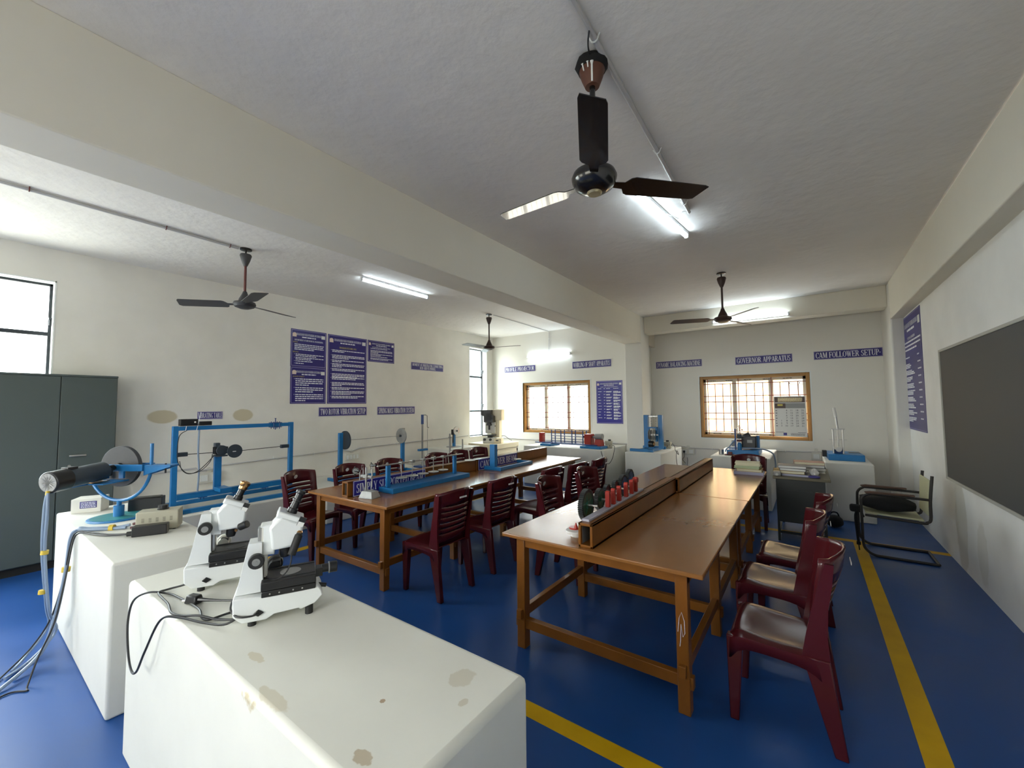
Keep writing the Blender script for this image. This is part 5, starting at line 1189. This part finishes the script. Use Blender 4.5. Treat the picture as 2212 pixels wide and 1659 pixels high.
for (cx_, cz_, r_) in ((-.205, .228, .030), (-.005, .290, .018)):
    d = MB().cyl((cx_, .03, cz_), (cx_ + .014, .015, cz_), r_, n=24).cyl((cx_ + .01, .015, cz_), (cx_ + .075, .005, cz_ + .006), .010, n=12).cyl((cx_, .022, cz_ - r_ - .02), (cx_, .022, cz_ + r_ + .01), .005, n=8).build('dial_gauge', M_black, t, bevel=.002)
    MB().cyl((cx_ + .0142, .0148, cz_), (cx_ + .0155, .0134, cz_), r_ * .8, n=24).build('dial_face', M_grey, d)
t = at_thing('cantilever_rig', 'blue cantilever stand with a square post and open tray on the farther left table', 'test rig', -3.385, 4.55, TZ, 1.0)
bb = MB(); bb.box(-.18, .18, -.40, -.33, 0, .045).box(-.16, -.115, -.33, .40, 0, .04).box(.115, .16, -.33, .40, 0, .04).box(-.16, .16, .36, .40, 0, .04).build('tray', M_blue, t, bevel=.003)
MB().box(.005, .085, -.40, -.34, .045, .33).build('post', M_blue, t, bevel=.003)
MB().cyl((.045, -.34, .245), (.045, -.31, .245), .022, n=16).build('clamp', M_dred, t)
MB().cyl((.045, -.31, .245), (.045, .19, .240), .0035, n=6).build('beam', M_steel, t)
hg = MB(); hg.cyl((.045, .175, .09), (.045, .175, .27), .003, n=6).cyl((.045, .175, .20), (.045, .175, .235), .008, n=10); ho = hg.build('pan_hanger', M_tubeblk, t)
MB().cyl((.045, .175, .078), (.045, .175, .084), .055, n=26).build('weight_pan', M_steel, ho)
sign('large blue board reading SIMPLY SUPPORTED BEAM leaning on the left table spine', ['SIMPLY SUPPORTED BEAM'], (-3.448, 2.672, TZ + .074), PI / 2 + math.radians(1.0), .89, .142, 'standing_sign', board=M_navy2, edge=M_letter, tw=.93, hh=.58, group='boards leaning on the left table spine', inset=.005)
sign('large blue board reading CANTILEVER BEAM leaning behind the blue post', ['CANTILEVER BEAM'], (-3.476, 4.475, TZ + .074), PI / 2 + math.radians(1.0), .89, .142, 'standing_sign', board=M_navy2, edge=M_letter, tw=.93, hh=.62, group='boards leaning on the left table spine', inset=.005)
t = at_thing('paper_plate', 'white disc lying on top of the left table spine near the seam', 'disc', -3.515, 3.93, TZ + .14)
MB().cyl((0, 0, 0), (0, 0, .008), .07, n=28).build('disc', M_paper, t)

# ------------------------------------------------------------------ gear train on the right table spine
t = at_thing('gear_train', 'row of green, red and blue gears with red posts along the right table spine', 'gear model', -1.105, 2.78, TZ + .14, 1.5)
MB().box(-.028, .018, -.535, .535, 0, .014).build('base_strip', M_bench, t, bevel=.002)
for y in (-.185, -.085, .025, .175, .30, .395):
    p = MB(); p.box(-.016, .012, y - .014, y + .014, .014, .105 if y < .39 else .125)
    if y > .39: p.box(-.02, .016, y - .022, y + .022, .085, .12)
    else: p.cyl((-.016, y, .105), (.012, y, .105), .014, n=14)
    p.build('post', M_red, t, bevel=.002)
def gear(y, z, r, x0, wd, mbody, teeth, spokes=5, closed=False):
    rim = MB(); n = teeth * 4; pr = []
    for k in range(n):
        rr = r if k % 4 in (0, 1) else r - min(.008, r * .09); a = 2 * PI * k / n; pr.append((math.cos(a) * rr, math.sin(a) * rr))
    ri = r * .80; vs = []; fs = []
    for x in (x0, x0 - wd):
        vs += [(x, y + c, z + s_) for c, s_ in pr]; vs += [(x, y + c / math.hypot(c, s_) * ri, z + s_ / math.hypot(c, s_) * ri) for c, s_ in pr]
    for k in range(n):
        j = (k + 1) % n
        fs += [(k, j, 2 * n + j, 2 * n + k), (n + k, 3 * n + k, 3 * n + j, n + j), (k, n + k, n + j, j), (2 * n + k, 2 * n + j, 3 * n + j, 3 * n + k)]
    g = rim.add(vs, fs).build('gear', M_gearblk, t, smooth=False)
    b = MB()
    if closed: b.cyl((x0 - wd * .3, y, z), (x0 - wd * .7, y, z), ri + .002, n=28)
    else:
        for k in range(spokes):
            a = 2 * PI * k / spokes + .5; b.tube([(x0 - wd / 2, y, z), (x0 - wd / 2, y + math.cos(a) * ri * 1.01, z + math.sin(a) * ri * 1.01)], [r * .17, r * .11], n=8)
        b.lathe([(ri * .86, -wd * .35), (ri + .001, -wd * .4), (ri + .001, wd * .4), (ri * .86, wd * .35)], (x0 - wd / 2, y, z), (1, 0, 0), n=36)
    b.cyl((x0 + .004, y, z), (x0 - wd - .004, y, z), r * .24, n=18).build('gear_body', mbody, g)
    MB().cyl((x0 - wd - .006, y, z), (-.012, y, z), .007, n=10).build('axle', M_steel, g)
gz = TZ + .14
gear(-.335, .908 - gz, .100, -.075, .030, M_green, 44, 5)
gear(-.125, .905 - gz, .072, -.072, .028, M_green, 30, 4)
gear(.005, .925 - gz, .060, -.070, .026, M_dred, 24, closed=True)
gear(.085, .925 - gz, .035, -.110, .024, M_dred, 18, closed=True)
gear(.175, .930 - gz, .060, -.070, .026, M_dred, 26, closed=True)
gear(.330, .920 - gz, .088, -.066, .026, M_gblue, 36, 4)
gear(.500, .942 - gz, .084, -.070, .026, M_gblue, 34, 4)
t = at_thing('small_model', 'small white round stand with a red cone left of the right table spine', 'model', -1.225, 2.37, TZ)
MB().cyl((0, 0, 0), (0, 0, .028), .034, n=24).cyl((0, 0, .028), (0, 0, .040), .065, n=28).build('stand', M_paper, t, bevel=.002)
MB().cyl((-.02, .02, .040), (-.02, .02, .050), .035, n=20).cyl((.0, .0, .050), (.0, .0, .085), .014, .002, n=14).build('cone', M_red, t)

# ------------------------------------------------------------------ calendar on the right far window
t = at_thing('wall_calendar', 'paper calendar hanging over the lower right of the right far window', 'calendar', -.262, YR - .022, 1.322, 0)
W_, H_ = .455, .69
MB().box(-W_ / 2, W_ / 2, -.004, 0, -H_ / 2, H_ / 2).build('sheet', M_paper, t, smooth=False)
M_calb = mat('calendar_brown', (0.11, 0.075, 0.065), 0.6); M_calg = mat('calendar_grey', (0.30, 0.30, 0.29), 0.6); M_ink = mat('calendar_ink', (0.03, 0.03, 0.05), 0.7)
pn = MB(); pn.box(-W_ / 2 + .012, W_ / 2 - .012, -.0048, -.004, H_ / 2 - .105, H_ / 2 - .012).box(-W_ / 2 + .012, -.06, -.0048, -.004, H_ / 2 - .205, H_ / 2 - .118).build('header_print', M_calb, t, smooth=False)
MB().box(-.06, W_ / 2 - .012, -.0048, -.004, H_ / 2 - .205, H_ / 2 - .118).build('picture_print', M_calg, t, smooth=False)
MB().box(-.175, -.10, -.0052, -.0048, H_ / 2 - .165, H_ / 2 - .135).build('logo_panel', M_ytext, t, smooth=False)
def sans(body, x, z, size, root, m, d, name):
    cu = bpy.data.curves.new('number', 'FONT'); cu.body = body; cu.size = size; cu.align_x = 'RIGHT'; cu.resolution_u = 2
    o = bpy.data.objects.new(name, cu); COL.objects.link(o); bpy.context.view_layer.update()
    me = bpy.data.meshes.new_from_object(o.evaluated_get(bpy.context.evaluated_depsgraph_get())); bpy.data.objects.remove(o)
    vs = [(v.co.x + x, d, v.co.y + z) for v in me.vertices]; fs = [tuple(p.vertices) for p in me.polygons]
    return vs, fs
nb = MB()
grid = [['', '4', '11', '18', '25'], ['', '5', '12', '19', '26'], ['', '6', '13', '20', '27'], ['', '7', '14', '21', '28'], ['1', '8', '15', '22', '29'], ['2', '9', '16', '23', '30'], ['3', '10', '17', '24', '31']]
for r, row in enumerate(grid):
    for c, s_ in enumerate(row):
        if s_: nb.add(*sans(s_, -.115 + c * .078, H_ / 2 - .255 - r * .044, .040, t, M_ink, -.0048, 'number'))
rng = random.Random(8)
for r in range(7): put_words(nb, -W_ / 2 + .02, -W_ / 2 + .045, H_ / 2 - .25 - r * .044, .010, -.0048, rng)
nb.box(-W_ / 2 + .012, -.10, -.005, -.0045, -.275, -.270).box(.10, W_ / 2 - .012, -.005, -.0045, -.275, -.270)
for i in range(3): put_words(nb, -.0, W_ / 2 - .03, -.295 - i * .014, .006, -.0048, rng)
nb.build('dates_print', M_ink, t, smooth=False)
wt = MB()
for i in range(4): put_words(wt, -W_ / 2 + .06, W_ / 2 - .05, H_ / 2 - .035 - i * .018, .008, -.0052, rng)
wt.build('heading_print', M_gold, t, smooth=False)
MB().box(-.105, -.055, -.005, -.0045, -.325, -.280).build('stamp', M_navy, t, smooth=False)

# ------------------------------------------------------------------ steel desk with files
t = at_thing('steel_desk', 'dark green steel desk with an olive top behind the right chairs', 'desk', -.10, 6.04, 0)
dz_ = .722
MB().box(-.262, .262, -.49, .48, dz_ - .028, dz_).build('desktop', M_desktop, t, bevel=.004)
MB().box(-.235, .215, -.455, .43, .215, dz_ - .028).build('pedestal', M_desk, t, bevel=.004)
MB().box(-.20, .10, -.458, -.455, .565, .572).build('drawer_seam', M_black, t)
for xx in (-.235, .190):
    for y in (-.455, .405): MB().box(xx, xx + .025, y, y + .025, 0, .22).build('leg', M_desk, t, bevel=.002)
MB().box(-.23, .21, -.452, -.432, .085, .11).box(-.23, -.21, -.45, .42, .085, .11).box(.19, .21, -.45, .42, .085, .11).build('foot_rail', M_desk, t, bevel=.002)
def pile(label, cat, name, x, y, z, W, D, Hh, deg, m, group, pages=None):
    """one folder, book or paper stack; pages shows as a pale block between covers"""
    q = at_thing(name, label, cat, x, y, z, deg, group)
    if pages:
        c = MB(); c.box(-W / 2, W / 2, -D / 2, D / 2, 0, .003).box(-W / 2, W / 2, -D / 2, D / 2, Hh - .003, Hh).box(-W / 2, -W / 2 + .004, -D / 2, D / 2, 0, Hh); c.build('cover', m, q, bevel=.001)
        MB().box(-W / 2 + .005, W / 2 - .006, -D / 2 + .005, D / 2 - .005, .0032, Hh - .0032).build('pages', pages, q)
    else:
        b = MB(); rng = random.Random(int(abs(x * 1000 + z * 777))); k = max(2, int(Hh / .008))
        for i in range(k):
            dx, dy = rng.uniform(-.006, .006), rng.uniform(-.006, .006); b.box(-W / 2 + dx, W / 2 + dx, -D / 2 + dy, D / 2 + dy, Hh * i / k, Hh * (i + 1) / k)
        b.build('sheets', m, q)
    return q
M_lav = mat('paper_lavender', (0.42, 0.42, 0.55), 0.8); M_grn = mat('paper_green', (0.42, 0.48, 0.30), 0.8); M_crm = mat('paper_cream', (0.66, 0.62, 0.45), 0.8)
M_buff = mat('folder_buff', (0.40, 0.26, 0.09), 0.7); M_pink = mat('folder_pink', (0.55, 0.35, 0.27), 0.7); M_bind = mat('binder_grey', (0.15, 0.15, 0.16), 0.55); M_bindk = mat('binder_black', (0.020, 0.020, 0.028), 0.5); M_purp = mat('purple_plastic', (0.06, 0.05, 0.22), 0.4)
GF = 'files and papers by the desk'
z = TZ
for lb_, nm, W2, D2, H2, m2, pg, dx, dg in (
    ('lavender paper stack at the bottom of the pile on the right table corner', 'paper_stack', .30, .21, .034, M_lav, None, 0, 3),
    ('buff folder in the pile on the right table corner, above the lavender papers', 'file_folder', .26, .20, .032, M_buff, M_crm, .01, 0),
    ('green paper stack in the pile on the right table corner', 'paper_stack', .255, .20, .036, M_grn, None, -.01, -3),
    ('cream paper stack on top of the pile on the right table corner', 'paper_stack', .25, .19, .034, M_crm, None, -.012, 4)):
    pile(lb_, 'papers', nm, -.600 + dx, 5.60, z, W2, D2, H2, dg, m2, GF, pg); z += H2 + .0004
z = dz_
for lb_, nm, W2, D2, H2, m2, pg, dx, dg in (
    ('grey plastic folder lying at the bottom of the middle pile on the desk', 'file_folder', .33, .23, .026, M_bind, M_lav, .01, -4),
    ('buff folder in the middle pile on the desk', 'file_folder', .30, .22, .030, M_buff, M_crm, -.03, 2),
    ('black binder in the middle pile on the desk', 'ring_binder', .25, .22, .030, M_bindk, M_paper, .015, -3),
    ('grey binder on top of the middle pile on the desk', 'ring_binder', .27, .22, .028, M_bind, M_paper, .0, 3)):
    pile(lb_, 'files', nm, -.185 + dx, 5.75, z, W2, D2, H2, dg, m2, GF, pg); z += H2 + .0004
z = dz_
for lb_, nm, W2, D2, H2, m2, pg, dx, dg in (
    ('cream folder at the bottom of the rear right pile on the desk', 'file_folder', .27, .22, .022, M_crm, M_paper, 0, 0),
    ('black binder in the rear right pile on the desk', 'ring_binder', .27, .22, .036, M_bindk, M_paper, .005, 2),
    ('grey binder in the rear right pile on the desk', 'ring_binder', .27, .22, .032, M_bind, M_paper, 0, -1),
    ('pink folder on top of the rear right pile on the desk', 'file_folder', .30, .21, .030, M_pink, M_crm, -.02, 3)):
    pile(lb_, 'files', nm, -.005 + dx, 6.14, z, W2, D2, H2, dg, m2, GF, pg); z += H2 + .0004
tag(MB().tube([(.02 + .045 * math.cos(a), 5.64 + .03 * math.sin(a), dz_ + .012) for a in [2 * PI * k / 20 for k in range(20)]], .011, n=8, closed=True).build('purple_ring', M_purp), 'purple plastic ring lying at the front of the desk top', 'ring')
t = at_thing('crumpled_paper', 'crumpled white paper on the desk beside the purple ring', 'paper', .02, 5.77, dz_)
g = MB(); rng = random.Random(2); g.ball((0, 0, .04), .045, n=12); g.v = [(p[0] * rng.uniform(.8, 1.2), p[1] * rng.uniform(.8, 1.2), max(.001, p[2] * rng.uniform(.85, 1.1))) for p in g.v]; g.build('sheet', M_paper, t, smooth=False)
t = at_thing('pouch', 'small grey pouch with a steel snap at the desk front left corner', 'pouch', -.325, 5.60, dz_, 5)
MB().box(-.035, .04, -.04, .04, 0, .05).build('body', M_grey, t, bevel=.014, seg=3); MB().cyl((0, -.041, .02), (0, -.047, .02), .014, n=14).build('snap', M_steel, t)

# ------------------------------------------------------------------ steel tube chair with a black bag
t = at_thing('steel_armchair', 'steel tube armchair with wooden arm pads and cream back by the chalkboard wall', 'chair', .67, 5.74, 0)
R_ = .0125
for y, sgn in ((-.21, 1), (.21, -1)):
    pts = [(.27, y, R_), (-.10, y, R_), (-.19, y, .018), (-.245, y, .055), (-.27, y, .12), (-.272, y, .30), (-.272, y, .52), (-.262, y, .575), (-.225, y, .612), (-.16, y, .622), (.228, y, .612)]
    MB().tube(pts, R_, n=10, smooth=4).build('side_frame', M_tubeblk, t)
    MB().tube([(-.245, y * .97, .405), (.16, y * .97, .385), (.205, y * .97, .395), (.232, y * .97, .43), (.236, y * .97, .60), (.258, y * .97, .84)], R_, n=10, smooth=4).build('back_frame', M_tubeblk, t)
    MB().prism([(-.235, .628), (.13, .632), (.13, .646), (-.20, .650), (-.245, .640)], y - .022, y + .022).build('arm_pad', M_armwood, t, bevel=.004)
MB().cyl((.27, -.21, R_), (.27, .21, R_), R_, n=10).build('floor_bar', M_tubeblk, t)
MB().cyl((-.262, -.21, .39), (-.262, .21, .39), R_, n=10).build('front_bar', M_tubeblk, t)
MB().prism([(-.24, .418), (.19, .398), (.19, .414), (-.24, .434)], -.19, .19).build('seat_panel', M_rexin, t, bevel=.004)
MB().prism([(.214, .46), (.228, .46), (.246, .80), (.232, .80)], -.19, .19).build('backrest', M_rexin, t, bevel=.004)
t = at_thing('shoulder_bag', 'black cloth bag lying on the steel armchair seat with its strap hanging down', 'bag', .63, 5.735, .436)
g = MB(); ny, nx = 12, 14; vs = []; fs = []; rng = random.Random(6)
for i in range(nx + 1):
    for j in range(ny):
        a = 2 * PI * j / ny; u = i / nx; x_ = -.225 + .42 * u; prof = math.sin(PI * min(1, max(0, .06 + .9 * u))) ** .32
        hz = .078 * prof; hy = .150 * prof
        zc2 = .076 - .018 * (u - .1); vs.append((x_ + .006 * math.sin(5 * a), hy * math.cos(a) + .008 * math.sin(3 * u * PI), max(.004 - .012 * u, zc2 + hz * (1 if math.sin(a) > 0 else .9) * math.copysign(abs(math.sin(a)) ** .7, math.sin(a)) + .006 * math.sin(7 * u + 2 * a))))
for i in range(nx):
    for j in range(ny): fs.append((i * ny + j, i * ny + (j + 1) % ny, (i + 1) * ny + (j + 1) % ny, (i + 1) * ny + j))
fs += [tuple(range(ny)), tuple(range(nx * ny, nx * ny + ny))]
g.add(vs, fs).build('body', M_fabricblk, t, angle=80)
MB().box(-.32, -.225, -.13, -.06, -.03, .045).build('side_pocket', M_fabricblk, t, bevel=.02, seg=3)
sp = MB(); sp.tube([(-.24, -.10, .02), (-.275, -.115, -.06), (-.27, -.12, -.22), (-.262, -.12, -.34)], .012, n=8, smooth=4).cyl((-.262, -.12, -.33), (-.262, -.12, -.36), .018, n=10).tube([(-.262, -.12, -.36), (-.258, -.12, -.415)], .005, n=6).build('strap', M_fabricblk, t)
t = at_thing('floor_bag', 'small black bag on the floor beside the dark green desk', 'bag', .205, 6.55, 0)
g = MB(); g.ball((0, 0, .075), .095, n=16, sz=.8); rng = random.Random(9); g.v = [(p[0] * rng.uniform(.92, 1.08), p[1] * rng.uniform(.92, 1.08), max(0.001, p[2])) for p in g.v]; g.build('body', M_fabricblk, t, angle=80)
MB().tube([(-.05, 0, .13), (-.02, .0, .18), (.03, 0, .18), (.05, 0, .13)], .008, n=8, smooth=4).build('handle', M_fabricblk, t)
